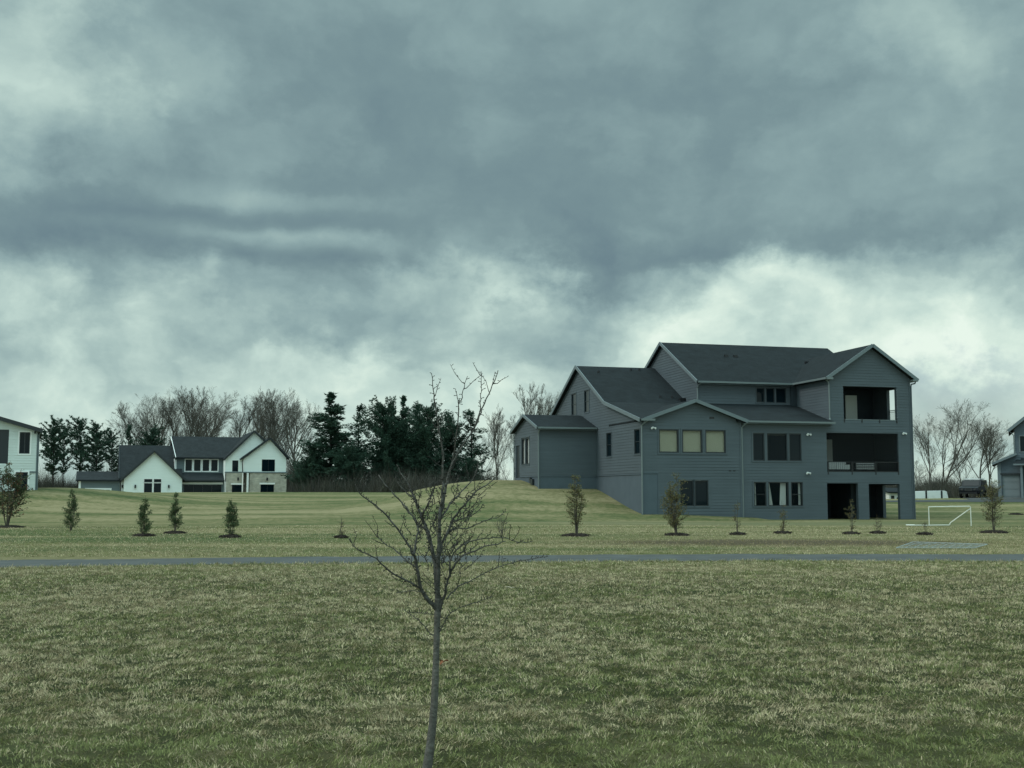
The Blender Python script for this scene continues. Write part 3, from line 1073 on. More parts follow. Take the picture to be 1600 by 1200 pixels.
    def drape(sides):
        def f(o):
            for s0, s1, t0, t1 in sides:
                p = MB()
                k = 14
                a = [(s0 + (s1 - s0) * i / k, 2.40) for i in range(k + 1)]
                b = [(t0 + (t1 - t0) * i / k, 0.95) for i in range(k + 1)]
                for i in range(k):
                    d0, d1 = -.16 - .03 * (i % 2), -.16 - .03 * ((i + 1) % 2)
                    p.quad(ff(*b[i], d0), ff(*b[i + 1], d1), ff(*a[i + 1], d1), ff(*a[i], d0))
                p.build('curtain', 'curtain', o)
        return f
    window(root, ff, *W4[0], glass='clear', casing='siding', bars_w=(1.66,), extra=drape([(7.88, 8.02, 7.90, 8.05)]))
    window(root, ff, *W4[1], glass='clear', casing='siding', extra=drape([(8.90, 9.03, 8.93, 9.24), (9.82, 10.22, 9.74, 10.20)]))
    window(root, ff, *W4[2], glass='clear', casing='siding', bars_w=(1.66,), extra=drape([(11.13, 11.28, 11.13, 11.28)]))
    for r_ in W5: window(root, fm_front(4.7), *r_, casing='siding', cw=.06)
    for r_ in S: window(root, fl, *r_, bars_w=((r_[1] + r_[3]) / 2,), casing='siding', cw=.08)
    def white_blind(r):
        def f(o):
            p = MB()
            pbox(p, fwl, r[0] + .03, r[1] + .03, r[2] - .03, r[3] - .02, -0.14, -0.125)
            p.build('blind', 'curtain', o)
        return f
    for r_ in WS: window(root, fwl, *r_, casing='siding', cw=.06, t=.09, glass='clear', extra=white_blind(r_))
    dr = MB()
    pbox(dr, fwl, 14.38, 2.6, 15.32, 5.27, -0.1, -0.06)
    d = dr.build('door', 'frame', root)
    MB().tube([(-4.17, 14.5, 3.9), (-4.10, 14.5, 3.9), (-4.10, 14.6, 3.9)], .02, 6).build('handle', 'lamp', d)
    # --- loggias
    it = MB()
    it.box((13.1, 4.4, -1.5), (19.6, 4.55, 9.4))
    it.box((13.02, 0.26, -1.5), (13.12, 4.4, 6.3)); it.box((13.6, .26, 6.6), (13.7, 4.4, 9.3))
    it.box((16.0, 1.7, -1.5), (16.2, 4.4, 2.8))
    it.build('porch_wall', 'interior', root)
    fl_ = MB()
    fl_.box((13.12, 0.26, 2.86), (19.49, 4.4, 3.06)); fl_.box((13.7, 0.26, 6.40), (19.49, 4.4, 6.58))
    fl_.build('porch_floor', 'deck', root)
    MB().box((13.7, 0.2, 9.20), (19.49, 4.4, 9.28)).build('porch_ceiling', 'interior', root)
    MB().box((13.12, 0.2, 6.30), (19.49, 4.4, 6.36)).build('porch_ceiling', 'interior', root)
    MB().box((13.12, 0.2, 2.78), (19.49, 4.4, 2.83)).build('porch_ceiling', 'interior', root)
    d = MB().box((17.35, 4.33, 6.6), (18.28, 4.39, 8.75)).build('door', 'door_pale', root)
    d['label'] = "pale door at the back of the top porch"
    d = MB().box((15.3, 4.33, 3.07), (16.2, 4.39, 5.55)).build('door', 'door_pale', root)
    sc = MB()
    sc.box((13.24, 0.10, 3.16), (18.69, 0.105, 5.78))
    sc.build('insect_screen', 'screen', root)
    # railings
    for (u0, u1, z0, zt, zb, posts, y) in [(14.6, 18.66, 6.62, 7.52, 6.70, (14.62, 15.95, 17.3, 18.63), 0.02), (13.26, 18.68, 3.1, 3.86, 3.2, (13.3, 15.1, 16.9, 18.64), 0.03)]:
        n_ = int((u1 - u0) / .14)
        bb = MB()
        bb.box((u0, y - .045, zb - .04), (u1, y + .035, zb + .02))
        rl = bb.build('railing', 'trim' if u0 > 14 else 'black', root)
        if u0 < 14: MB().box((u0, y - .03, zt - .05), (u1, y + .02, zt)).build('top_rail', 'black', rl)
        for p in posts: MB().box((p - .04, y - .06, z0 - .12), (p + .04, y + .03, zt if u0 < 14 else z0 + .16)).build('post', 'black', rl)
        if u0 < 14:
            bl = MB()
            for i in range(n_): bl.box((u0 + .14 * i, y - .01, zb + .02), (u0 + .14 * i + .016, y + .006, zt - .05))
            bl.build('balusters', 'black', rl)
    mb = MB()
    mb.box((19.66, .86, 7.52), (19.70, 2.44, 7.56)); mb.box((19.66, .86, 6.82), (19.70, 2.44, 6.85)); mb.box((19.66, .86, 7.40), (19.70, 2.44, 7.42))
    for i in range(12): mb.box((19.67, .9 + .13 * i, 6.85), (19.685, .915 + .13 * i, 7.52))
    mb.build('railing', 'black', root)
    # --- fittings
    for u, w in [(0.72, 5.95), (11.85, 5.68), (11.75, 3.1), (19.12, 5.84)]:
        f = MB()
        y = -0.13 if u < 6 else -0.03
        f.box((u - .05, y - .03, w - .05), (u + .05, y, w + .05))
        for s_ in (-1, 1): f.tube([(u + .06 * s_, y - .03, w - .02), (u + .13 * s_, y - .16, w - .06)], [.04, .07], 8)
        f.build('floodlight', 'lamp', root)
    for u, w in [(4.85, 6.64)]:
        f = MB(); f.box((u - .16, -.14, w - .06), (u + .16, -.10, w + .06)); f.build('vent', 'black', root)
    for a in (6.0, 6.3): MB().box((a, -.14, 3.17), (a + .16, -.10, 3.23)).build('vent', 'black', root)
    f = MB(); f.box((-4.36, 10.4, 2.3), (-4.22, 10.9, 2.75)); f.box((-4.34, 11.0, 2.5), (-4.22, 11.3, 2.85)); f.build('meter_box', 'frame', root)
    fr = lambda v: 9.52 + (v - 4.25) * (3.51 / 6.65)
    fm_ = lambda v: 8.07 + (v - 6.4) * (3.2 / 6.3)
    for u, v, fz, h in [(10.1, 8.6, fr, .14), (10.85, 8.6, fr, .14), (16.0, 7.3, fr, .35)]:
        MB().box((u - .13, v - .1, fz(v) - .1), (u + .13, v + .1, fz(v) + h)).build('roof_vent', 'black', root)
    for u, v in [(3.9, 12.1), (4.6, 12.15), (4.3, 7.3), (5.2, 7.3), (1.1, 11.5)]:
        MB().tube([(u, v, fm_(v) - .1), (u, v, fm_(v) + .16)], .08, 8).build('roof_vent', 'black', root)
    MB().box((5.6, 6.75, 8.1), (6.02, 7.05, 8.5)).build('roof_vent', 'black', root)
    return root


def house_pt(u, v, w):
    return (HA[0] + u * cu - v * su_, HA[1] + u * su_ + v * cu, w)


grey_house()
# porch sofa and chair behind the screen
so = tag(empty("patio_sofa", house_pt(14.6, 1.5, 3.06), HROT), "pale cushioned sofa behind the railing of the screened middle porch", "sofa")
MB().box((-1.1, -.35, .05), (1.1, .40, .30)).build('base', 'frame', so)
MB().box((-1.05, -.36, .30), (-.02, .25, .62)).build('cushion', 'cushion', so)
MB().box((.02, -.36, .30), (1.05, .25, .62)).build('cushion', 'cushion', so)
MB().box((-1.1, .25, .30), (1.1, .42, .85)).build('backrest', 'cushion', so)
for s_ in (-1, 1): MB().box((1.1 * s_ - .08, -.36, .05), (1.1 * s_ + .08, .40, .66)).build('armrest', 'frame', so)
so = tag(empty("patio_chair", house_pt(16.9, 1.6, 3.06), HROT), "pale slatted chair right of the sofa on the screened middle porch", "chair")
c_ = MB()
for k in range(4): c_.box((-.7, -.36, .32 + .12 * k), (.7, -.30, .38 + .12 * k))
c_.build('backrest', 'cushion', so)
MB().box((-.7, -.3, .30), (.7, .40, .40)).build('seat', 'frame', so)
for sx in (-.62, .62):
    for sy in (-.3, .34): MB().box((sx - .03, sy - .03, 0), (sx + .03, sy + .03, .30)).build('leg', 'frame', so)


# ------------------------------------------------------------------ white house in the distance
def white_house():
    O = at(193, 770, 160)
    rot = R(20)
    root = empty("white_farmhouse", (O[0], O[1], 0), rot)
    tag(root, "distant white modern farmhouse with dark roofs and beige stone base", "house")

    def wu(px, v=0): return (px - 193) / 11.2 * (1 + v / 160) + 0.07 * v
    def ww(py, v=0): return 1.76 + (770 - py) * (160 + v) / 1800
    B = -1.0

    def rect(px0, py0, px1, py1, v): return (wu(px0, v), ww(py1, v) if py1 < 770 else B + 1.2, wu(px1, v), ww(py0, v))
    # front gable (c)
    a, b, m_ = wu(193), wu(280), wu(237)
    W = [rect(223, 755, 235, 772, 0), rect(237.5, 755, 248.5, 772, 0)]
    T = [rect(223, 748.5, 235, 753.5, 0), rect(237.5, 748.5, 248.5, 753.5, 0)]
    wall(root, 'wall', [(a, B), (a, ww(748)), (m_, ww(706)), (b, ww(748)), (b, B)], W + T, fm_front(0), 'white_board', course=0)
    for r_ in W + T: window(root, fm_front(0), *r_, frame='frame', casing='white_trim', cw=.12)
    rz, ez = ww(704), ww(750)
    slab(root, [(wu(189), -.4, ez), (m_, -.4, rz), (m_, 9, rz), (wu(189), 9, ez)], .22, 'charcoal_roof')
    slab(root, [(m_, -.4, rz), (wu(285), -.4, ez), (wu(285), 9, ez), (m_, 9, rz)], .22, 'charcoal_roof')
    boards(root, 'rake_board', 'frame', [((wu(188), -.43, ez), (m_, -.43, rz)), ((m_, -.43, rz), (wu(286), -.43, ez))], .08, .26)
    lamps = [(210, 760, 0), (260, 760, 0), (366, 748, 0.4), (413, 748, -1.4)]
    for px, py, v in lamps:
        u, w = wu(px, v), ww(py, v)
        MB().box((u - .11, v - .22, w - .22), (u + .11, v - .02, w + .22)).build('wall_lamp', 'black', root)
    # left main block (b): ridge along u behind the front gable, left end a white gable
    v0, vr, v1 = 2.2, 7.5, 12.8
    uL, uR = wu(181, vr), wu(262, vr)
    rz, ez = ww(696, vr), ww(748, v0)
    slab(root, [(uL, v0 - .4, ez), (uR + 1, v0 - .4, ez), (uR + 1, vr, rz), (uL, vr, rz)], .22, 'charcoal_roof')
    slab(root, [(uL, vr, rz), (uR + 1, vr, rz), (uR + 1, v1 + .4, ez), (uL, v1 + .4, ez)], .22, 'charcoal_roof')
    GW = [(5.6, ww(738, 5), 6.7, ww(722, 5)), (8.0, ww(738, 5), 9.1, ww(722, 5))]
    wall(root, 'wall', [(v0, B), (v0, ez - .15), (vr, rz - .25), (v1, ez - .15), (v1, B)], GW, fm_left(uL + .35), 'white_board', course=0)
    for r_ in GW: window(root, fm_left(uL + .35), *r_, casing='white_trim')
    boards(root, 'rake_board', 'frame', [((uL - .02, v0 - .4, ez), (uL - .02, vr, rz)), ((uL - .02, vr, rz), (uL - .02, v1 + .4, ez))], .08, .25)
    wall(root, 'wall', [(uL + .35, B), (uL + .35, ez - .15), (a + .2, ez - .15), (a + .2, B)], [], fm_front(v0), 'white_board', course=0)
    MB().box((wu(189, 2), 1.95, ww(760, 2) - .2), (wu(189, 2) + .2, 2.17, ww(760, 2) + .2)).build('wall_lamp', 'black', root)
    # low left wing (a)
    va, vb = 3.2, 10.5
    x0, x1 = wu(123, va), wu(186, va)
    ez, rz = ww(750, va), ww(737, 7)
    G = [(wu(138, va), B, wu(171, va), ww(765.5, va))]
    wall(root, 'wall', [(x0 + .3, B), (x0 + .3, ez), (x1, ez), (x1, B)], G, fm_front(va), 'white_grey', course=0)
    g_ = MB(); pbox(g_, fm_front(va), G[0][0], B, G[0][2], G[0][3], -.12, -.08); gd = g_.build('garage_door', 'frame', root)
    c_ = MB(); ring(c_, fm_front(va), G[0][0] - .25, B - .2, G[0][2] + .25, G[0][3] + .25, .25, .0, .05); c_.build('casing', 'white_trim', gd)
    wall(root, 'wall', [(va, B), (va, ez), (7, rz - .1), (vb, ez), (vb, B)], [(5.0, .2, 6.4, 1.9)], fm_left(x0 + .3), 'white_board', course=0)
    window(root, fm_left(x0 + .3), 5.0, .2, 6.4, 1.9)
    MB().box((x0 + .26, va - .05, B), (x0 + .56, va - .01, ez - .1)).build('corner_board', 'white_trim', root)
    slab(root, [(x0 - .1, va - .4, ez), (x1 + 1, va - .4, ez), (x1 + 1, 7, rz), (x0 - .1, 7, rz)], .2, 'charcoal_roof')
    slab(root, [(x0 - .1, 7, rz), (x1 + 1, 7, rz), (x1 + 1, vb + .3, ez), (x0 - .1, vb + .3, ez)], .2, 'charcoal_roof')
    # centre block (d)
    vd, vr = 3.5, 8.5
    u0, u1 = wu(266, vd), wu(346, vd)
    ez, rz = ww(714, vd), ww(681, vr)
    D = [rect(282.5 + 13.2 * k, 717.5, 292.5 + 13.2 * k, 735.5, vd) for k in range(4)]
    wall(root, 'wall', [(u0, ww(742, vd)), (u0, ez), (u1, ez), (u1, ww(742, vd))], D, fm_front(vd), 'white_grey', course=0)
    for r_ in D: window(root, fm_front(vd), *r_, casing='white_trim', cw=.13)
    ul = wu(257, vr)
    slab(root, [(wu(264, vd), vd - .5, ez), (u1 + 4, vd - .5, ez), (u1 + 4, vr, rz), (ul, vr, rz)], .22, 'charcoal_roof')
    slab(root, [(ul, vr, rz), (u1 + 4, vr, rz), (u1 + 4, 13.5, ez), (ul, 13.5, ez)], .22, 'charcoal_roof')
    wall(root, 'wall', [(vd, ww(742, vd)), (vd, ez - .1), (vr, rz - .2), (13.3, ez - .1), (13.3, ww(742, vd))], [], fm_left(u0), 'white_board', course=0)
    boards(root, 'rake_board', 'white_trim', [((ul + .4, vd - .5, ez - .05), (ul - .02, vr, rz - .05))], .08, .3)
    MB().box((wu(266, vd), vd - .06, ww(735, vd)), (wu(269, vd), vd - .02, ww(718, vd))).build('corner_board', 'white_trim', root)
    # porch roof (e) and glazing under it
    ve = 1.6
    slab(root, [(wu(276, ve), ve - .6, ww(750, ve)), (wu(346, ve), ve - .6, ww(750, ve)), (wu(346, vd), vd, ww(738.5, vd)), (wu(276, vd), vd, ww(738.5, vd))], .2, 'charcoal_roof')
    boards(root, 'gutter', 'frame', [((wu(276, ve), ve - .62, ww(750, ve)), (wu(346, ve), ve - .62, ww(750, ve)))], .12, .2)
    P = [(wu(282, ve), B + .3, wu(340, ve), ww(757, ve))]
    wall(root, 'wall', [(wu(278, ve), B), (wu(278, ve), ww(751, ve)), (wu(346, ve), ww(751, ve)), (wu(346, ve), B)], P, fm_front(ve), 'white_grey', course=0)
    window(root, fm_front(ve), *P[0], bars_s=(wu(297, ve), wu(311, ve), wu(325, ve)))
    MB().box((wu(279, ve), ve - .08, ww(756.5, ve)), (wu(342, ve), ve - .03, ww(753.5, ve))).build('lintel', 'white_trim', root)
    # tall gable (f)
    vf = .4
    a, b, m_ = wu(345.5, vf), wu(434, vf), wu(390, vf)
    ez, rz = ww(714, vf), ww(671, vf)
    Wf = [rect(356.5, 718, 366, 736, vf)]
    wall(root, 'wall', [(a, ww(737, vf)), (a, ez), (m_, rz - .1), (b, ez), (b, ww(737, vf))], Wf, fm_front(vf), 'white_board', course=0)
    window(root, fm_front(vf), *Wf[0])
    Ws = [rect(356.5, 757, 375, 772, vf)]
    wall(root, 'stone_base', [(a + .15, B), (a + .15, ww(737, vf)), (b, ww(737, vf)), (b, B)], Ws, fm_front(vf - .1), 'stone', course=0)
    window(root, fm_front(vf - .1), *Ws[0])
    MB().box((wu(355, vf), vf - .2, ww(757, vf)), (wu(377, vf), vf - .12, ww(754.8, vf))).build('lintel', 'white_trim', root)
    MB().box((a - .05, vf - .14, ww(738, vf)), (b, vf + .0, ww(736.3, vf))).build('ledge', 'white_grey', root)
    slab(root, [(wu(344.5, vf), vf - .4, ez - .1), (m_, vf - .4, rz + .1), (m_, 13, rz + .1), (wu(344.5, vf), 13, ez - .1)], .22, 'charcoal_roof')
    slab(root, [(m_, vf - .4, rz + .1), (b + .5, vf - .4, ez - .1), (b + .5, 13, ez - .1), (m_, 13, rz + .1)], .22, 'charcoal_roof')
    boards(root, 'rake_board', 'frame', [((wu(344, vf), vf - .43, ez - .1), (m_, vf - .43, rz + .1)), ((m_, vf - .43, rz + .1), (b + .5, vf - .43, ez - .1))], .08, .24)
    wall(root, 'wall', [(vf - .1, B), (vf - .1, ez - .1), (6, ez - .1), (6, B)], [], fm_left(a + .02), 'white_board', course=0)
    # right front gable (g)
    vg = -1.2
    a, b, m_ = wu(375, vg), wu(443, vg), wu(416, vg)
    ezl, ezr, rz = ww(714, vg), ww(712, vg), ww(682, vg)
    Wg = [rect(404, 716, 425, 735.5, vg)]
    wall(root, 'wall', [(a, ww(737, vg)), (a, ezl - .15), (m_, rz - .12), (b, ezr - .1), (b, ww(737, vg))], Wg, fm_front(vg), 'white_board', course=0)
    window(root, fm_front(vg), *Wg[0], bars_s=(wu(414.5, vg),))
    Ws = [rect(402.5, 756.5, 424, 772, vg)]
    wall(root, 'stone_base', [(a + .9, B), (a + .9, ww(737, vg)), (b + .08, ww(737, vg)), (b + .08, B)], Ws, fm_front(vg - .1), 'stone', course=0)
    window(root, fm_front(vg - .1), *Ws[0], bars_s=(wu(413.3, vg),))
    MB().box((wu(401, vg), vg - .2, ww(756.5, vg)), (wu(425.5, vg), vg - .12, ww(753.8, vg))).build('lintel', 'white_trim', root)
    MB().box((wu(380.5, vg), vg - .16, B), (wu(383.5, vg), vg + .1, ww(737, vg))).build('corner_board', 'white_trim', root)
    MB().box((a - .05, vg - .18, ww(738, vg)), (b + .12, vg + .0, ww(736.3, vg))).build('ledge', 'white_grey', root)
    wall(root, 'wall', [(vg, B), (vg, ezr - .2), (13, ezr - .2), (13, B)], [], fm_right(b), 'white_grey', course=0)
    wall(root, 'wall', [(vg, B), (vg, ezl - .2), (vf, ezl - .2), (vf, B)], [], fm_left(a), 'white_board', course=0)
    slab(root, [(wu(371, vg), vg - .4, ezl - .05), (m_, vg - .4, rz + .08), (m_, 12, rz + .08), (wu(371, vg), 12, ezl - .05)], .22, 'charcoal_roof')
    slab(root, [(m_, vg - .4, rz + .08), (wu(447, vg), vg - .4, ezr - .1), (wu(447, vg), 12, ezr - .1), (m_, 12, rz + .08)], .22, 'charcoal_roof')
    boards(root, 'rake_board', 'frame', [((wu(370.5, vg), vg - .43, ezl - .05), (m_, vg - .43, rz + .08)), ((m_, vg - .43, rz + .08), (wu(447.5, vg), vg - .43, ezr - .1))], .08, .24)
    spout(root, [(wu(373, vg), vg - .1, ezl - .3), (wu(374, vg), vg - .1, ww(738, vg))], 'frame', .07)
    MB().box((a, 13, B), (b, 13.2, ezr - .3)).build('wall', 'white_board', root)


white_house()


# ------------------------------------------------------------------ white house cut by the left edge
def left_house():
    C = at(55, 768, 88)
    root = empty("white_sided_house", (C[0], C[1], 0), R(22.3))
    tag(root, "white lap sided house cut off by the left edge of the picture", "house")
    k = 20.45
    u = lambda px: (px - 55) / (k * 1.08)
    w = lambda py: 1.76 + (770 - py) / k
    f = fm_front(0)
    Wn = [(u(27.5), w(709.5), u(44), w(676)), (u(24), w(771), u(42.5), w(738)), (u(-22), w(725), u(11), w(672.5))]
    ap = u(-70)
    slope = 0.29
    ez = w(671)
    az_ = ez - slope * ap
    Lf = 2 * ap
    wall(root, 'wall', [(Lf, -1.5), (Lf, ez), (ap, az_ - .12), (0, ez - .12), (0, -1.5)], Wn, f, 'white_lap', course=.2, lip=.034)
    for r_ in Wn[:2]: window(root, f, *r_, casing='white_trim', cw=.1, bars_s=((r_[0] + r_[2]) / 2 - .02, (r_[0] + r_[2]) / 2 + .02))
    pd = MB(); pbox(pd, f, *Wn[2], -.09, -.05); pd.build('porch_screen', 'frame', root)
    wall(root, 'wall', [(0, -1.5), (0, ez), (12, ez), (12, -1.5)], [], fm_right(0), 'white_lap', course=.2)
    MB().box((u(43.5), -.10, w(771) - 1), (u(45), -.02, w(737))).build('corner_board', 'white_trim', root)
    MB().box((u(45), -.07, w(739)), (0, -.02, w(737))).build('trim_band', 'trim', root)
    MB().box((-.02, -.06, -1), (.05, 0.03, ez - .1)).build('corner_board', 'white_grey', root)
    slab(root, [(.32, -.4, ez - .05), (ap, -.4, az_ + .06), (ap, 12, az_ + .06), (.32, 12, ez - .05)], .2, 'charcoal_roof')
    slab(root, [(ap, -.4, az_ + .06), (Lf - .4, -.4, ez - .05), (Lf - .4, 12, ez - .05), (ap, 12, az_ + .06)], .2, 'charcoal_roof')
    boards(root, 'rake_board', 'frame', [((.36, -.43, ez - .06), (ap, -.43, az_ + .05)), ((ap, -.43, az_ + .05), (Lf - .4, -.43, ez - .06))], .07, .3, drop=.08)
    spout(root, [(.3, -.3, ez - .12), (.24, -.1, ez - .3), (.1, .06, ez - .45), (.1, .06, 1.0)], 'white_grey', .06)
    MB().box((u(50), -.14, w(678)), (u(53), -.02, w(674))).build('floodlight', 'frame', root)


left_house()


# ------------------------------------------------------------------ blue grey house cut by the right edge
def right_house():
    Yd = 117.0
    C = at(1589, 776, Yd)
    rz = R(-23.3)
    root = empty("blue_grey_house", (C[0], C[1], 0), rz)
    tag(root, "blue grey house with a garage cut off by the right edge of the picture", "house")
    k = 1800 / Yd
    u = lambda px: (px - 1589) / (k * 1.09)
    w = lambda py: 1.76 + (770 - py) / k
    f = fm_front(0)
    ez, rzp = w(671), w(640)
    m_ = u(1628)
    up = [(u(1597), w(706), u(1612), w(682))]
    wall(root, 'wall', [(0, -1), (0, ez), (m_, rzp), (2 * m_, ez), (2 * m_, -1)], up, f, 'grey_house2')
    window(root, f, *up[0], casing='trim')
    wall(root, 'wall', [(0, -1), (0, ez), (9, ez), (9, -1)], [], fm_left(0), 'grey_house2')
    slab(root, [(u(1580), -.5, w(673)), (m_, -.5, rzp + .25), (m_, 9, rzp + .25), (u(1580), 9, w(673))], .2)
    slab(root, [(m_, -.5, rzp + .25), (2 * m_ + .6, -.5, w(673)), (2 * m_ + .6, 9, w(673)), (m_, 9, rzp + .25)], .2)
    boards(root, 'rake_board', 'trim', [((u(1579), -.53, w(673)), (m_, -.53, rzp + .25))], .08, .28)
    spout(root, [(u(1582), -.3, w(675)), (u(1585), -.12, w(678)), (-.08, -.1, w(681)), (-.08, -.1, w(714))])
    # garage wing
    g0, g1 = u(1561), u(1597)
    fg = fm_front(-1.0)
    G = [(u(1567), w(777) - .6, u(1594.5), w(742.5))]
    wall(root, 'wall', [(g0, -1), (g0, w(724)), (g1, w(709)), (g1, -1)], G, fg, 'grey_house2')
    p = MB()
    for i in range(4):
        h = (G[0][3] - G[0][1]) / 4
        pbox(p, fg, G[0][0] + .03, G[0][1] + h * i + .02, G[0][2] - .03, G[0][1] + h * (i + 1) - .02, -.14, -.09)
    pbox(p, fg, G[0][0], G[0][1], G[0][2], G[0][3], -.16, -.13)
    p.build('garage_door', 'garage', root)
    p = MB(); pbox(p, fg, G[0][0] - .15, G[0][3], G[0][2] + .1, G[0][3] + .18, 0, .1); p.build('lintel', 'frame', root)
    p = MB(); pbox(p, fg, g0 - .05, -1, g0 + .28, w(724), .0, .08); p.build('corner_board', 'trim', root)
    wall(root, 'wall', [(-1, -1), (-1, w(724)), (5, w(724)), (5, -1)], [], fm_left(g0), 'grey_house2')
    slab(root, [(u(1552.5), -1.5, w(724.5)), (u(1591), -1.5, w(709)), (u(1591), 6, w(709)), (u(1552.5), 6, w(724.5))], .2)
    boards(root, 'rake_board', 'trim', [((u(1552), -1.53, w(724.5)), (u(1591), -1.53, w(709)))], .08, .24)
    # small porch roof on the right
    slab(root, [(u(1586), -2.6, w(725)), (u(1640), -2.6, w(725)), (u(1640), -.05, w(716)), (u(1592), -.05, w(716))], .16)
    boards(root, 'gutter', 'trim', [((u(1585), -2.64, w(726)), (u(1640), -2.64, w(726)))], .12, .16)
    MB().box((u(1595.5), -2.5, -.5), (u(1599), -2.25, w(727))).build('post', 'trim', root)


right_house()


# ------------------------------------------------------------------ black off-road vehicle, trailer, barn
def black_suv():
    P = at(1521, 777, 118.5)
    root = empty("parked_suv", (P[0], P[1], tz(P[0], P[1]) + .0), R(57))
    tag(root, "black boxy off-road vehicle parked by the road left of the garage", "car")
    L_, Wd = 4.6, 1.85                                 # x forward is -X: nose points left
    prof = [(-2.2, .45), (-2.3, .75), (-2.25, 1.02), (-1.95, 1.12), (-0.95, 1.18), (-0.62, 1.80), (2.1, 1.84), (2.25, 1.70), (2.28, .6), (2.2, .42)]
    b = MB(); b.prism([(x, -Wd / 2, z) for x, z in prof], (0, Wd, 0))
    b.build('body', 'carpaint', root)
    for y in (-Wd / 2 - .012, Wd / 2 + .002):
        g_ = MB()
        g_.prism([(-.55, y, 1.25), (-.38, y, 1.68), (.5, y, 1.70), (.5, y, 1.25)], (0, .01, 0))
        g_.prism([(.6, y, 1.25), (.6, y, 1.70), (1.9, y, 1.72), (2.0, y, 1.25)], (0, .01, 0))
        g_.build('window', 'black', root)
    ws = MB(); ws.prism([(-.93, -.75, 1.22), (-.69, -.75, 1.72), (-.69, .75, 1.72), (-.93, .75, 1.22)], (-.02, 0, .01))
    ws.build('windscreen', 'black', root)
    for y in (-.62, .62):
        MB().tube([(-2.26, y, .86), (-2.33, y, .86)], .11, 12).build('headlight', 'rim', root)
    gr = MB()
    for i in range(7): gr.box((-2.32, -.33 + .1 * i, .70), (-2.26, -.27 + .1 * i, 1.0))
    gr.build('grille', 'rim', root)
    MB().box((-2.52, -.85, .42), (-2.25, .85, .62)).build('bumper', 'black', root)
    for x in (-1.4, 1.4):
        for s_ in (-1, 1):
            y = s_ * (Wd / 2 - .05)
            t = MB().tube([(x, y - .13, .38), (x, y - .11, .38), (x, y + .11, .38), (x, y + .13, .38)], [.32, .38, .38, .32], 18).build('wheel', 'tyre', root)
            MB().tube([(x, y - .14, .38), (x, y + .14, .38)], .20, 12).build('rim', 'rim', t)
    rk = MB()
    for y in (-.75, .75): rk.tube([(-.4, y, 1.93), (2.0, y, 1.96)], .03, 6)
    for x in (-.3, .5, 1.3, 1.95): rk.tube([(x, -.75, 1.94), (x, .75, 1.94)], .03, 6); 
    rk.box((-.1, -.7, 1.86), (1.8, .7, 1.92))
    rk.build('roof_rack', 'alu', root)


def trailer():
    P = at(1450, 781, 150)
    z = tz(P[0], P[1])
    root = empty("white_trailer", (P[0], P[1], z), R(8))
    tag(root, "low white trailer with a slanted nose parked beyond the lawn", "trailer")
    k = 1800 / 150
    u = lambda px: (px - 1450) / k
    top, bot = 1.15, .14
    b = MB(); b.prism([(u(1418), -1, bot), (u(1477.5), -1, bot), (u(1475), -1, top * .9), (u(1471), -1, top), (u(1418), -1, top - .12)], (0, 2, 0))
    b.build('body', 'alu', root)
    d = MB()
    for px in (1441, 1466.5): d.box((u(px) - .12, -1.02, bot), (u(px) + .12, -1.0, top - .02))
    d.build('seam_strip', 'frame', root)
    for px in (1430, 1438):
        w_ = MB().tube([(u(px), -.96, .24), (u(px), -.75, .24)], .24, 14).build('wheel', 'tyre', root)


def barn():
    P = at(1408, 778, 195)
    z = tz(P[0], P[1])
    root = empty("white_barn", (P[0], P[1], 0), R(10))
    tag(root, "low white barn with dark roof seen past the grey house's lower right opening", "barn")
    k = 1800 / 195
    u = lambda px: (px - 1408) / k
    w = lambda py: 1.76 + (770 - py) / k
    f = fm_front(0)
    Hs = [(u(1391), z - .3, u(1397), w(774.5)), (u(1400.5), z - .3, u(1403), w(777))]
    wall(root, 'wall', [(u(1388.5), z - .5), (u(1388.5), w(768)), (u(1440), w(768)), (u(1440), z - .5)], Hs, f, 'barn_wall', course=0)
    dk = MB()
    for h_ in Hs: pbox(dk, f, h_[0], h_[1], h_[2], h_[3], -.3, -.2)
    dk.build('door', 'frame', root)
    wall(root, 'wall', [(0, z - .5), (0, w(768)), (4, w(762)), (8, w(768)), (8, z - .5)], [], fm_left(u(1388.5)), 'barn_wall', course=0)
    slab(root, [(u(1384), -.5, w(768.5)), (u(1442), -.5, w(768.5)), (u(1442), 4, w(762)), (u(1384), 4, w(762))], .2)
    slab(root, [(u(1384), 4, w(762)), (u(1442), 4, w(762)), (u(1442), 8.5, w(768.5)), (u(1384), 8.5, w(768.5))], .2)


black_suv(); trailer(); barn()


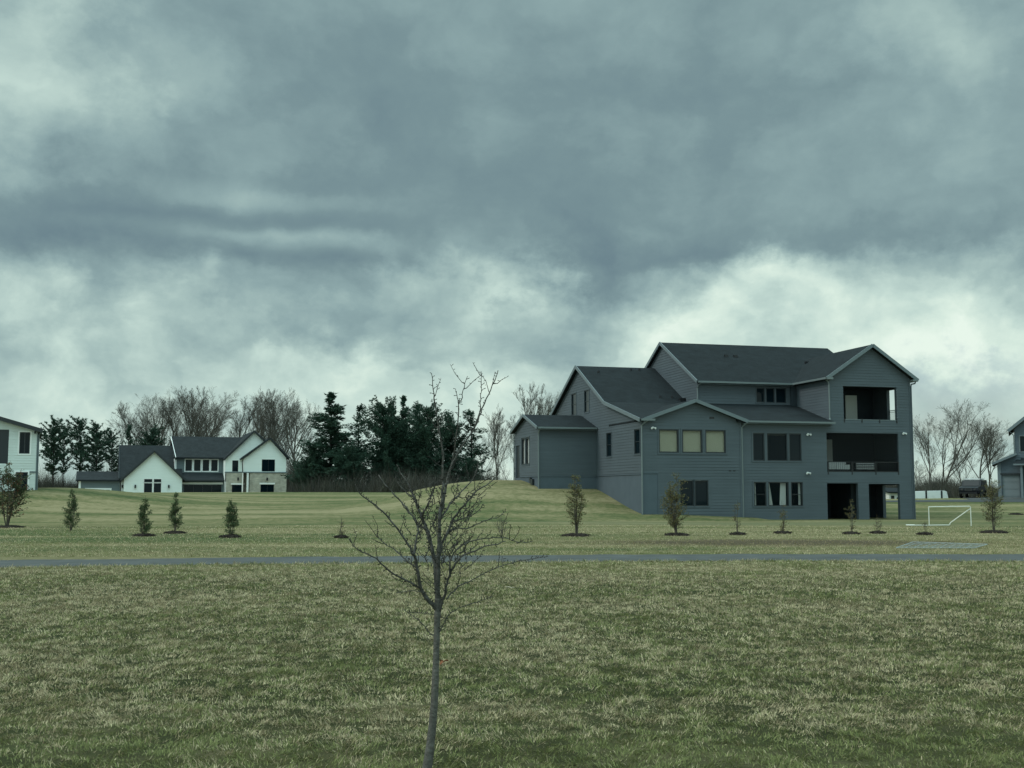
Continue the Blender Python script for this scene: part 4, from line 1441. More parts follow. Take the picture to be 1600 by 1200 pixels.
# ------------------------------------------------------------------ soccer goal and things on the lawn
def soccer_goal():
    Y = 62.5
    p = lambda px, py, Yd=Y: Vector(at(px, py, Yd))
    bl, br = p(1452, 821.3), p(1517.5, 821.3)
    o = Vector((bl.x, bl.y, tz(bl.x, bl.y)))
    root = empty("soccer_goal", o)
    tag(root, "small white pipe soccer goal frame standing on the lawn", "soccer goal")
    r_ = 0.026
    wd, h = br.x - bl.x, 1.04
    MB().tube([(0, 0, 0), (0, 0, h)], r_, 8).build('post', 'pvc', root)
    MB().tube([(wd, 0, 0), (wd, 0, h - .02)], r_, 8).build('post', 'pvc', root)
    MB().tube([(0, 0, h - .02), (wd * .5, 0, h), (wd - .05, 0, h + .01), (wd, 0, h - .04)], r_, 8).build('crossbar', 'pvc', root)
    MB().tube([(wd - .02, 0.02, h - .12), (1.36, .55, .16), (1.30, .58, .03)], r_ * 1.1, 8).build('side_brace', 'pvc', root)
    MB().tube([(1.30, .58, .03), (0.02, .30, .03), (-1.0, .15, .03), (-1.05, .5, .03), (-.9, 1.0, .03), (-.45, 1.0, .03)], r_, 8).build('ground_bar', 'pvc', root)


def lying_panel():
    P = [np.array(q_) for q_ in ((12.0, 36.3), (13.6, 39.4), (15.5, 37.9), (14.4, 36.2))]
    root = empty("wire_panel", (12.1, 36.6, 0))
    tag(root, "pale grey metal grid panel lying flat on the grass by the path", "metal panel")
    q_ = [Vector((p[0] - 12.1, p[1] - 36.6, 0.05)) for p in P]
    q_[1].z = .10; q_[2].z = .09
    fr = MB()
    for i in range(4): fr.tube([q_[i], q_[(i + 1) % 4]], .014, 6)
    fr.build('outer_frame', 'wire', root)
    gr = MB()
    for i in range(1, 9):
        a = q_[0].lerp(q_[3], i / 9); b = q_[1].lerp(q_[2], i / 9)
        gr.tube([a, (a + b) / 2 + Vector((0, 0, .03)), b], .009, 5)
    for i in range(1, 4):
        a = q_[0].lerp(q_[1], i / 4); b = q_[3].lerp(q_[2], i / 4)
        gr.tube([a, b], .009, 5)
    gr.build('grid_bars', 'wire', root)


soccer_goal(); lying_panel()

lf = MB()
for i in range(3):
    an = i * 2.1
    c_, s_ = math.cos(an), math.sin(an)
    pts = []
    for t in np.linspace(0, 1, 7):
        wdt = .028 * math.sin(math.pi * min(1, t * .93 + .04))
        cx_, cz_ = .095 * t, .045 + .035 * math.sin(t * 2.4 + i)
        pts.append(((cx_ * c_ - wdt * s_, cx_ * s_ + wdt * c_, cz_ + .02), (cx_ * c_ + wdt * s_, cx_ * s_ - wdt * c_, cz_ + .02), (cx_ * c_, cx_ * s_, cz_)))
    for a, b in zip(pts[:-1], pts[1:]):
        lf.quad(a[0], a[2], b[2], b[0]); lf.quad(a[2], a[1], b[1], b[2])
o = lf.build('dead_leaf', 'rust')
o.scale = (.6, .6, .6)
lp = at(692, 1033, 12.0)
o.location = (lp[0], lp[1], .0)
tag(o, "curled rust red dead leaf in the grass beside the sapling trunk", "leaf")
tw = MB().tube([(0, 0, .06), (.05, -.05, .065), (.11, -.12, .05), (.16, -.15, .06)], [.006, .008, .007, .004], 5)
M['twig'] = simple('dry_wood', (0.42, 0.38, 0.29), 0.9, 0.1)
o = tw.build('broken_twig', 'twig')
lp = at(790, 918, 21.2)
o.location = (lp[0], lp[1], 0)
tag(o, "short pale broken twig lying in the grass right of the sapling", "twig")


# ------------------------------------------------------------------ trees
def branch(rg, p, d, L, r, lvl, maxl, out, P):
    """recursive limb; out[0] trunk MB, out[1] crown MB"""
    n_ = 6 if lvl == 0 else (4 if lvl < 3 else 3)
    pts, rad = [p.copy()], [r]
    d = d.normalized()
    r_end = max(P['rmin'], r * P['taper'])
    for i in range(n_):
        d = (d + Vector((rg.gauss(0, 1), rg.gauss(0, 1), rg.gauss(0, .6))) * P['wob'] + Vector((0, 0, P['up'] * (0.5 if lvl == 0 else 1)))).normalized()
        p = p + d * (L / n_)
        pts.append(p.copy())
        rad.append(r + (r_end - r) * (i + 1) / n_)
    (out[0] if lvl == 0 else out[1]).tube(pts, rad, 7 if lvl == 0 else (5 if lvl == 1 else 3), cap=False)
    if lvl >= maxl: return
    k = P['kids'][lvl]
    for j in range(k):
        t = P['start'][lvl] + (1 - P['start'][lvl]) * (j + rg.random()) / k
        x = t * n_
        i = min(n_ - 1, int(x))
        q_ = pts[i].lerp(pts[i + 1], x - i)
        rr = (rad[i] + (rad[i + 1] - rad[i]) * (x - i))
        t_ = (pts[i + 1] - pts[i]).normalized()
        ref = Vector((rg.gauss(0, 1), rg.gauss(0, 1), rg.gauss(0, .35)))
        s_ = (ref - t_ * ref.dot(t_)).normalized()
        a = R(rg.uniform(*P['ang']))
        nd = t_ * math.cos(a) + s_ * math.sin(a)
        branch(rg, q_, nd, L * P['ratio'][lvl] * (1.1 - .5 * t) * rg.uniform(.75, 1.2), max(P['rmin'], rr * P['rr']), lvl + 1, maxl, out, P)


def bare_tree(seed, Hh, kind=0):
    rg = random.Random(seed)
    P = dict(taper=.45, wob=.07, up=.07, rmin=.0085, kids=(9, 6, 5, 4, 3), start=(.30, .22, .15, .12, .1), ang=(18, 40), ratio=(.66, .60, .58, .60, .72), rr=.63)
    if kind == 1: P.update(ang=(14, 32), ratio=(.68, .55, .56, .6, .7), up=.1)          # narrow, vase shaped
    if kind == 2: P.update(start=(.12, .2, .15, .12, .1), kids=(9, 6, 5, 4, 3), ang=(24, 48), wob=.10, ratio=(.74, .60, .58, .58, .7))   # broad
    root = empty("bare_tree", (0, 0, 0))
    out = [MB(), MB()]
    branch(rg, Vector((0, 0, -.3)), Vector((rg.gauss(0, .04), rg.gauss(0, .04), 1)), Hh * .82, Hh * .012, 0, 5, out, P)
    # scale to the wanted height
    mz = max(v[2] for v in out[1].v)
    s_ = Hh / mz
    for b in out: b.v = [(x * s_, y * s_, z * s_) for x, y, z in b.v]
    out[0].build('trunk', 'bark_far', root, True)
    out[1].build('crown', 'bark_far', root)
    return root


def pine(seed, Hh, Wd, clear=.25, dense=1.0, kind='round', col=((.026, .056, .040), (.050, .092, .062))):
    """trunk with whorls of boughs; every bough carries many short needle tufts (small faces)"""
    rg = np.random.default_rng(seed)
    root = empty("pine_tree", (0, 0, 0))
    tr = MB()
    bend = rg.normal(0, .012, 2) * Hh
    ax = lambda t: Vector((bend[0] * math.sin(t * 2.5), bend[1] * math.sin(t * 3), Hh * t * .98 - .3))
    tr.tube([ax(t) for t in np.linspace(0, 1, 9)], [Hh * .014 * (1 - .93 * t) for t in np.linspace(0, 1, 9)], 7)
    V, C = [], []
    nw = int(Hh / (.44 if kind == 'round' else .36))
    lob = rg.uniform(0, 6.28, 2)
    for i in range(nw):
        t = clear + (1 - clear) * (i + rg.random() * .6) / nw
        if t > .985: continue
        k = (t - clear) / (1 - clear)
        if kind == 'cone': prof = (1 - k) ** .8 * min(1, k * 5 + .45)
        elif kind == 'round': prof = min(1, (1 - k) * 2.3 + .06) ** .6 * min(1, k * 2.4 + .45)
        else: prof = min(1, (1 - k) * 2.4 + .1) ** .55 * min(1, k * 3 + .5)
        for j in range(int(rg.integers(5, 8))):
            if rg.random() > .88 * min(1, dense): continue
            an = rg.uniform(0, 2 * math.pi)
            L = Wd * .5 * prof * rg.uniform(.4, 1.2) * (0.85 + .32 * math.sin(an * 2 + lob[0]) * math.sin(t * 9 + an + lob[1]))
            if L < .25: L = .25
            rise = rg.uniform(.05, .5) if kind != 'cone' else rg.uniform(-.15, .22)
            rise += .30 * k * k + (.18 if kind == 'round' else 0)
            if k > .9: rise += .5
            p0 = np.array(ax(t))
            dirv = np.array([math.cos(an), math.sin(an), rise])
            tip = p0 + dirv * L
            tip[2] += .12 * L
            tr.tube([p0, (p0 + tip) / 2 - np.array([0, 0, .05 * L]), tip], [max(.02, .028 * L * .6), .02, .012], 3, cap=False)
            nt = max(12, int(L * 26 * dense))
            s_ = rg.uniform(.06, 1.0, nt) ** .8
            ctr = p0 + (tip - p0) * s_[:, None] + rg.normal(0, 1, (nt, 3)) * (np.array([.11, .11, .07]) if kind == 'round' else np.array([.18, .18, .17])) * (0.5 + L * .25)
            for c in ctr:
                m_ = 7
                dd = rg.normal(0, 1, (m_, 3)) * np.array([1, 1, .55]) + dirv * .7 + np.array([0, 0, .35])
                dd /= np.linalg.norm(dd, axis=1)[:, None]
                ln = rg.uniform(.16, .36, (m_, 1))
                sd2 = np.cross(dd, rg.normal(0, 1, (m_, 3)))
                sd2 /= np.linalg.norm(sd2, axis=1)[:, None]
                sd2 *= rg.uniform(.03, .065, (m_, 1))
                V.append(np.stack([c - sd2 + dd * .0, c + sd2, c + dd * ln], 1))
                a_ = rg.random()
                cc = np.array(col[0]) * (1 - a_) + np.array(col[1]) * a_
                C.append(np.tile(cc * rg.uniform(.9, 1.1), (m_ * 3, 1)))
    Vv = np.concatenate(V).reshape(-1, 3)
    fz = Hh / np.percentile(Vv[:, 2], 99.95)
    Vv = Vv * fz
    tr.v = [(x * fz, y * fz, z * fz) for x, y, z in tr.v]
    T = np.arange(len(Vv)).reshape(-1, 3)
    tr.build('trunk', 'bark_dark', root)
    np_mesh('crown', Vv, np.zeros((0, 4), np.int32), T, 'needle', np.concatenate(C), root)
    return root


def place(root, px, Y, s, rz, label, cat, group=None, sx=None, dz=0.0):
    P = at(px, 770, Y)
    root.location = (P[0], P[1], tz(P[0], P[1]) + dz)
    root.rotation_euler = (0, 0, rz)
    root.scale = (sx or s, sx or s, s)
    tag(root, label, cat, group)
    return root


BARE = [bare_tree(11, 17, 0), bare_tree(23, 17, 1), bare_tree(37, 17, 2), bare_tree(41, 17, 1), bare_tree(59, 17, 0), bare_tree(64, 17, 2)]
used = set()


def bare(i, px, top, Y, label, group, rz=0.0, sx=1.0):
    P = at(px, 770, Y)
    hh = (778 - top) / 1800 * Y + 1.76 - tz(P[0], P[1])
    o = BARE[i] if i not in used else copy_tree(BARE[i])
    used.add(i)
    place(o, px, Y, hh / 17, rz, label, "tree", group, hh / 17 * sx * 1.3)


G1 = "leafless trees behind the white farmhouse"
bare(0, 203, 630, 205, "outermost leafless tree left of the wood behind the white farmhouse", G1, .3, .9)
bare(2, 228, 626, 212, "leafless tree above the peak of the white farmhouse's left gable", G1, 1.4, .75)
bare(4, 254, 618, 206, "leafless tree just left of the farmhouse's long centre roof", G1, 2.2, .8)
bare(1, 281, 610, 214, "tall leafless tree over the left end of the farmhouse's centre roof", G1, .4)
bare(3, 303, 612, 207, "leafless tree over the middle of the farmhouse's centre roof", G1, 3.0, .9)
bare(5, 340, 611, 205, "broad leafless tree with low forking limbs over the farmhouse's centre roof", G1, .7, .85)
bare(0, 372, 617, 213, "leafless tree above the tall right gable of the white farmhouse", G1, 4.0, .8)
bare(3, 407, 609, 206, "slim upright leafless tree over the valley between the farmhouse's two right gables", G1, 1.0, .8)
bare(1, 433, 612, 208, "leafless tree rising right above the farmhouse's rightmost gable", G1, 2.5, 1.0)
bare(4, 455, 622, 214, "leafless tree just right of the white farmhouse", G1, 5.0, .9)
bare(2, 474, 640, 209, "shorter leafless tree between the farmhouse and the cone shaped pine", G1, .2, .8)
bare(5, 268, 616, 216, "leafless tree whose crown stands over the notch between the farmhouse's left and centre roofs", G1, 1.1, .8)
bare(0, 322, 613, 218, "leafless tree half hidden behind the broad forking one over the centre roof", G1, 5.3, .9)
bare(2, 392, 614, 217, "spreading leafless tree directly behind the tall right gable's peak", G1, 2.9, .8)
G2 = "leafless trees left of the grey house"
bare(3, 777, 636, 170, "slender leafless tree between the pines and the grey house", G2, .5, .8)
bare(1, 822, 604, 168, "tallest leafless tree rising behind the grey house's small left wing", G2, 1.7, .95)
bare(4, 850, 616, 176, "leafless tree behind the ridge of the grey house's left wing", G2, 2.7, .7)
bare(5, 798, 672, 160, "low leafless tree against the far left corner of the grey house", G2, 3.6, .6)
bare(2, 757, 684, 163, "low leafless tree at the right foot of the pines", G2, 4.4, .7)
G3 = "leafless trees right of the grey house"
bare(2, 1470, 630, 165, "large leafless tree with many ascending stems right of the grey house", G3, 2.0, .85)
bare(0, 1453, 648, 172, "leafless tree half merged with the large one right of the grey house", G3, .9, .75)
bare(4, 1530, 656, 172, "leafless tree above the black off-road vehicle", G3, 3.3, .95)
bare(3, 1548, 664, 166, "leafless tree just left of the blue grey house", G3, .1, .95)
bare(5, 1437, 722, 160, "small leafless tree at the grey house's right corner", G3, 1.0, .8)
bare(1, 1503, 706, 178, "small leafless tree rising behind the black vehicle's nose", G3, 2.0, 1.0)

PINE = [pine(5, 13, 5.6, .32, .7, 'round'), pine(8, 13, 9.0, .10, .85, 'cone'), pine(13, 13, 10.0, .05, .9, 'broad'), pine(21, 13, 8.0, .15, .42, 'cone'), pine(34, 13, 9.0, .05, .9, 'broad'), pine(55, 13, 6.0, .36, .6, 'round')]
usedp = set()


def pn(i, px, top, Y, label, group, rz=0.0, sx=1.0):
    P = at(px, 770, Y)
    hh = (770 - top) / 1800 * Y + 1.76 - tz(P[0], P[1])
    o = PINE[i] if i not in usedp else copy_tree(PINE[i])
    usedp.add(i)
    place(o, px, Y, hh / 13, rz, label, "pine tree", group, hh / 13 * sx)


G4 = "pines between the two white houses"
pn(0, 83, 649, 172, "leftmost dark pine beside the white house at the picture's left edge", G4, .2)
pn(5, 119, 650, 176, "dense dark pine, second from the white house at the left edge", G4, 2.2, 1.05)
pn(5, 100, 662, 182, "slim pine squeezed between the two tallest pines beside the left white house", G4, 4.2, .8)
pn(0, 149, 657, 170, "open crowned pine directly above the farmhouse's low garage wing", G4, 1.0, 1.1)
pn(5, 172, 669, 180, "narrow pine touching the left end of the farmhouse's main roof", G4, 3.0, .9)
pn(3, 198, 664, 186, "small pine peeping over the farmhouse's left roof ridge", G4, 4.0)
pn(0, 236, 664, 186, "dark pine behind the farmhouse's left gable peak", G4, 5.0, 1.2)
G5 = "pines in the dark grove left of the grey house"
pn(1, 519, 614, 150, "tall cone shaped pine standing apart at the left end of the dark grove", G5, .6, 1.5)
pn(3, 562, 632, 156, "thin see-through pine between the cone shaped pine and the dense grove", G5, 2.0, 1.1)
pn(2, 598, 620, 150, "dense broad pine at the left of the grove behind the foreground sapling", G5, 1.0, .9)
pn(1, 632, 619, 154, "dense broad pine in the middle of the grove behind the foreground sapling", G5, .3, .9)
pn(2, 668, 627, 149, "dense broad pine at the right of the grove behind the foreground sapling", G5, 3.1, .9)
pn(1, 650, 632, 158, "pointed pine wedged between the middle and right pines of the dense grove", G5, 1.9, 1.1)
pn(1, 613, 634, 158, "pointed pine wedged between the left and middle pines of the dense grove", G5, 5.2, 1.1)
pn(4, 702, 645, 153, "pine with ragged outline right of the dense grove", G5, 2.1, .75)
pn(3, 733, 640, 150, "open pine at the right end of the grove, behind the sapling's right shoots", G5, 5.0, 1.35)
pn(4, 488, 690, 148, "low bushy pine under the cone shaped pine, nearest the farmhouse", G5, 4.1, 1.0)
pn(2, 545, 692, 146, "low bushy pine filling the gap under the see-through pine", G5, 5.1, 1.1)
pn(4, 735, 712, 146, "low bushy pine at the right foot of the grove", G5, .9, .9)


def undergrowth():
    """brown winter brush at the foot of the far woods"""
    V, C = [], []
    bands = [(62, 150, 178, 200, 280, 58), (449, 490, 186, 205, 170, 80), (478, 560, 140, 165, 150, 50), (590, 700, 136, 146, 170, 46), (700, 800, 140, 165, 240, 46), (1430, 1500, 150, 190, 240, 46), (1500, 1562, 140, 180, 200, 52), (1372, 1432, 205, 225, 200, 52), (540, 600, 140, 165, 160, 44), (150, 200, 182, 198, 90, 60)]
    for x0, x1, y0, y1, n_, hpx in bands:
        for _ in range(n_):
            px, Yd = rng.uniform(x0, x1), rng.uniform(y0, y1)
            P = at(px, 770, Yd)
            b = np.array([P[0], P[1], tz(P[0], P[1]) - .2])
            h = hpx / 1800 * Yd * rng.uniform(.35, 1.05) * (.35 + 1.15 * float(fbm(np.array([px * .045]), np.array([3.0]), 3)[0]))
            m_ = 44
            base = b + rng.normal(0, .5, (m_, 3)) * np.array([1, 1, 0])
            tip = base + np.column_stack([rng.normal(0, .28, m_) * h, rng.normal(0, .28, m_) * h, rng.uniform(.35, 1.0, m_) * h])
            t0 = rng.uniform(0, .45, m_)[:, None]
            st = base + (tip - base) * t0
            a = rng.uniform(0, 2 * np.pi, m_)
            sd_ = np.column_stack([np.cos(a), np.sin(a), np.zeros(m_)]) * rng.uniform(.010, .032, m_)[:, None]
            V.append(np.stack([st - sd_, st + sd_, tip], 1).reshape(-1, 3))
            c = np.array([.066, .066, .056]) * rng.uniform(.5, 1.3) * np.array([1, rng.uniform(.9, 1.06), rng.uniform(.85, 1.05)])
            C.append(np.tile(c, (m_ * 3, 1)))
    Vv = np.concatenate(V)
    o = np_mesh("undergrowth", Vv, np.zeros((0, 4), np.int32), np.arange(len(Vv)).reshape(-1, 3), 'brushm', np.concatenate(C))
    tag(o, "brown leafless brush along the foot of the far trees", "undergrowth", kind='stuff')


undergrowth()


# ------------------------------------------------------------------ planted saplings and mulch
def leafy(px, Y, h, wpx, n_leaf, col, label, seed, shape='egg', stems=3, leaf=.075, low=.16, name="young_tree", group="young trees planted along the lawn"):
    rg = np.random.default_rng(seed)
    P = at(px, 770, Y)
    root = empty(name, (P[0], P[1], tz(P[0], P[1])))
    tag(root, label, "young tree", group)
    wd = wpx / 1800 * Y
    tr = MB()
    twigs = []
    for s_ in range(stems):
        a = rg.uniform(0, 6.28)
        r = wd * .16 * (s_ > 0) + rg.uniform(0, .03)
        top = Vector((math.cos(a) * r * 1.4, math.sin(a) * r * 1.4, h * (.97 if s_ == 0 else rg.uniform(.6, .9))))
        b = Vector((math.cos(a) * .03 * (s_ > 0), math.sin(a) * .03 * (s_ > 0), -.05))
        pts = [b, b.lerp(top, .3) + Vector((rg.normal(0, .03), rg.normal(0, .03), 0)), b.lerp(top, .65) + Vector((rg.normal(0, .03), rg.normal(0, .03), 0)), top]
        tr.tube(pts, [.026 * h / 2.4, .02 * h / 2.4, .013 * h / 2.4, .005], 6)
        for _ in range(int((34 if n_leaf > 700 else 14) * h / 2.4)):
            t = rg.uniform(low + .02, .97)
            q_ = pts[0].lerp(top, t)
            k = (t - low) / (1 - low)
            pr = math.sin(math.pi * min(1, max(.05, k * .82 + .16))) ** .8 if shape == 'egg' else (1 - k) ** .75 * min(1, .4 + k * 4) * .95 + .05
            L = wd * .5 * pr * rg.uniform(.6, 1.12)
            an = rg.uniform(0, 6.28)
            e = Vector((q_.x * .4 + math.cos(an) * L, q_.y * .4 + math.sin(an) * L, q_.z + L * rg.uniform(.2, .8)))
            tr.tube([q_, q_.lerp(e, .5) - Vector((0, 0, .02)), e], [.008, .006, .003], 4, cap=False)
            twigs.append((np.array(q_), np.array(e)))
    tr.build('trunk', 'bark_sap', root)
    ti = rg.integers(0, len(twigs), n_leaf)
    A = np.array([t[0] for t in twigs])[ti]
    B = np.array([t[1] for t in twigs])[ti]
    c = A + (B - A) * (rg.uniform(.25, 1.05, n_leaf) ** .7)[:, None] + rg.normal(0, .035, (n_leaf, 3))
    d = rg.normal(0, 1, (n_leaf, 3)) + (B - A) * 1.2 + np.array([0, 0, .25])
    d /= np.linalg.norm(d, axis=1)[:, None]
    s_ = np.cross(d, rg.normal(0, 1, (n_leaf, 3)))
    s_ /= np.linalg.norm(s_, axis=1)[:, None]
    ln = .72 * leaf * rg.uniform(.6, 1.35, n_leaf)[:, None]
    V = np.stack([c, c + d * ln * .5 + s_ * ln * .24, c + d * ln, c + d * ln * .5 - s_ * ln * .24], 1).reshape(-1, 3)
    Q = np.arange(n_leaf * 4).reshape(-1, 4)
    k = rg.random(n_leaf)[:, None]
    pick = rg.random(n_leaf)[:, None]
    cols = np.array(col[0]) * (1 - k) + np.array(col[1]) * k
    cols = np.where(pick < (col[3] if len(col) > 3 else 0), np.array(col[2]) if len(col) > 2 else cols, cols) * rg.uniform(.75, 1.25, (n_leaf, 1))
    np_mesh('crown', V, Q, np.zeros((0, 3), np.int32), 'leafm', np.repeat(cols, 4, axis=0), root)
    return root


def mulch(px, Y, wpx, label, seed):
    rg = np.random.default_rng(seed)
    P = at(px, 770, Y)
    r = wpx / 3600 * Y
    n_ = 28
    V, Fq = [], []
    rings = [(1.0, -.02), (.85, .05), (.55, .10), (.2, .11)]
    ph = rg.uniform(0, 6.28, 3)
    for f, z in rings:
        for i in range(n_):
            a = 2 * math.pi * i / n_
            rr = r * f * (1 + .10 * math.sin(3 * a + ph[0]) + .06 * math.sin(5 * a + ph[1]) + rg.normal(0, .03))
            x, y = rr * math.cos(a), rr * math.sin(a) * 1.05
            V.append((x, y, z + rg.normal(0, .012) + tz(P[0] + x, P[1] + y) - tz(P[0], P[1])))
    for k in range(len(rings) - 1):
        for i in range(n_):
            j = (i + 1) % n_
            Fq.append((k * n_ + i, k * n_ + j, (k + 1) * n_ + j, (k + 1) * n_ + i))
    Fq.append(tuple(3 * n_ + i for i in range(n_)))
    mb = MB(); mb.v, mb.f = V, Fq
    # loose chips on top
    for _ in range(140):
        a, rr = rg.uniform(0, 6.28), r * math.sqrt(rg.random()) * 1.02
        x, y = rr * math.cos(a), rr * math.sin(a)
        z = .04 + .06 * (1 - rr / r)
        mb.beam((x, y, z), (x + rg.normal(0, .05), y + rg.normal(0, .05), z + rg.normal(.02, .02)), .018, .012)
    o = mb.build('mulch_bed', 'mulch')
    o.location = (P[0], P[1], tz(P[0], P[1]))
    tag(o, label, "mulch bed", "mulch beds around the young trees")


EVG = ((.052, .084, .042), (.096, .128, .058), (.11, .105, .05), .12)
OLV = ((.085, .092, .042), (.150, .142, .066), (.17, .13, .06), .25)
RED = ((.045, .068, .034), (.085, .100, .050), (.17, .075, .045), .22)
SPR = ((.085, .085, .040), (.14, .13, .06), (.17, .13, .07), .3)
D_ = lambda py: 1800 * 1.76 / (py - 770)


def sap(px, py, top, wpx, n_, col, label, seed, mw=0, mlabel=None, **kw):
    Y = D_(py)
    leafy(px, Y, (py - top) / 1800 * Y, wpx, int(n_ * 1.5), col, label, seed, **kw)
    if mw: mulch(px, Y, mw, mlabel, seed + 100)


sap(13, 824, 721, 62, 2300, RED, "broad young tree with reddish leaves at the left edge before the white house", 1, 54, "dark mulch bed under the reddish young tree at the left edge", stems=5, leaf=.15, low=.15)
sap(112, 829, 763, 31, 2000, EVG, "narrow green young evergreen without mulch, near the white house at the left edge", 2, shape='cone', stems=3, leaf=.085, low=.08)
sap(227, 837, 772, 30, 2000, EVG, "young evergreen on a mulch bed below the farmhouse's left gable windows", 3, 34, "mulch bed under the leftmost of the three close evergreens below the farmhouse", shape='cone', leaf=.08, low=.08)
sap(275, 833, 768, 29, 1900, EVG, "young evergreen on mulch, middle of three below the white farmhouse", 4, 34, "mulch bed under the middle of the three evergreens below the farmhouse", shape='cone', stems=3, leaf=.08, low=.10)
sap(362, 839, 776, 30, 2000, EVG, "young evergreen on mulch, nearest the foreground sapling of the farmhouse's three", 5, 36, "mulch bed under the evergreen below the farmhouse's stone gables", shape='cone', leaf=.08, low=.10)
sap(534, 840, 806, 19, 160, OLV, "tiny twiggy shrub on mulch left of the foreground sapling", 6, 22, "small mulch bed under the twiggy shrub left of the foreground sapling", stems=5, leaf=.05)
sap(785, 840, 800, 34, 170, OLV, "thin twiggy shrub seen through the foreground sapling's right branches", 7, stems=6, leaf=.04, low=.05)
sap(900, 837, 738, 36, 1250, OLV, "olive leaved young tree standing before the grey house's small left wing", 8, 46, "wide mulch bed under the young tree before the grey house's left wing", stems=4, leaf=.09, low=.20)
sap(1057, 836, 738, 44, 2100, OLV, "fullest olive leaved young tree, partly hiding the grey house's lower left windows", 9, 40, "mulch bed under the full young tree before the grey house's lower left windows", stems=5, leaf=.09, low=.14)
sap(1152, 835, 779, 17, 170, SPR, "spindly young tree in line with the grey house's middle downspout", 10, 26, "thin mulch bed below the grey house's middle downspout", stems=2, leaf=.07, low=.12)
sap(1221, 833, 780, 19, 260, SPR, "spindly young tree before the curtained window of the grey house", 11, 28, "mulch bed before the curtained window of the grey house", stems=3, leaf=.08, low=.12)
sap(1328, 834, 778, 19, 210, SPR, "spindly young tree before the dark lower left opening of the porch tower", 12, 28, "mulch bed before the dark lower left opening of the porch tower", stems=3, leaf=.08, low=.15)
sap(1370, 833, 805, 16, 130, SPR, "short twiggy shrub before the see-through opening of the porch tower", 13, 24, "mulch bed before the see-through opening of the porch tower", stems=4, leaf=.05)
sap(1443, 835, 813, 15, 120, SPR, "short twiggy shrub just left of the soccer goal", 14, 26, "mulch bed just left of the soccer goal", stems=4, leaf=.05)
sap(1550, 832, 744, 42, 1300, OLV, "open crowned young tree right of the soccer goal, before the garage", 15, 42, "mulch bed under the young tree right of the soccer goal", stems=4, leaf=.085, low=.18)
mulch(1586, 88, 22, "far mulch bed on the lawn left of the blue grey garage drive", 300)


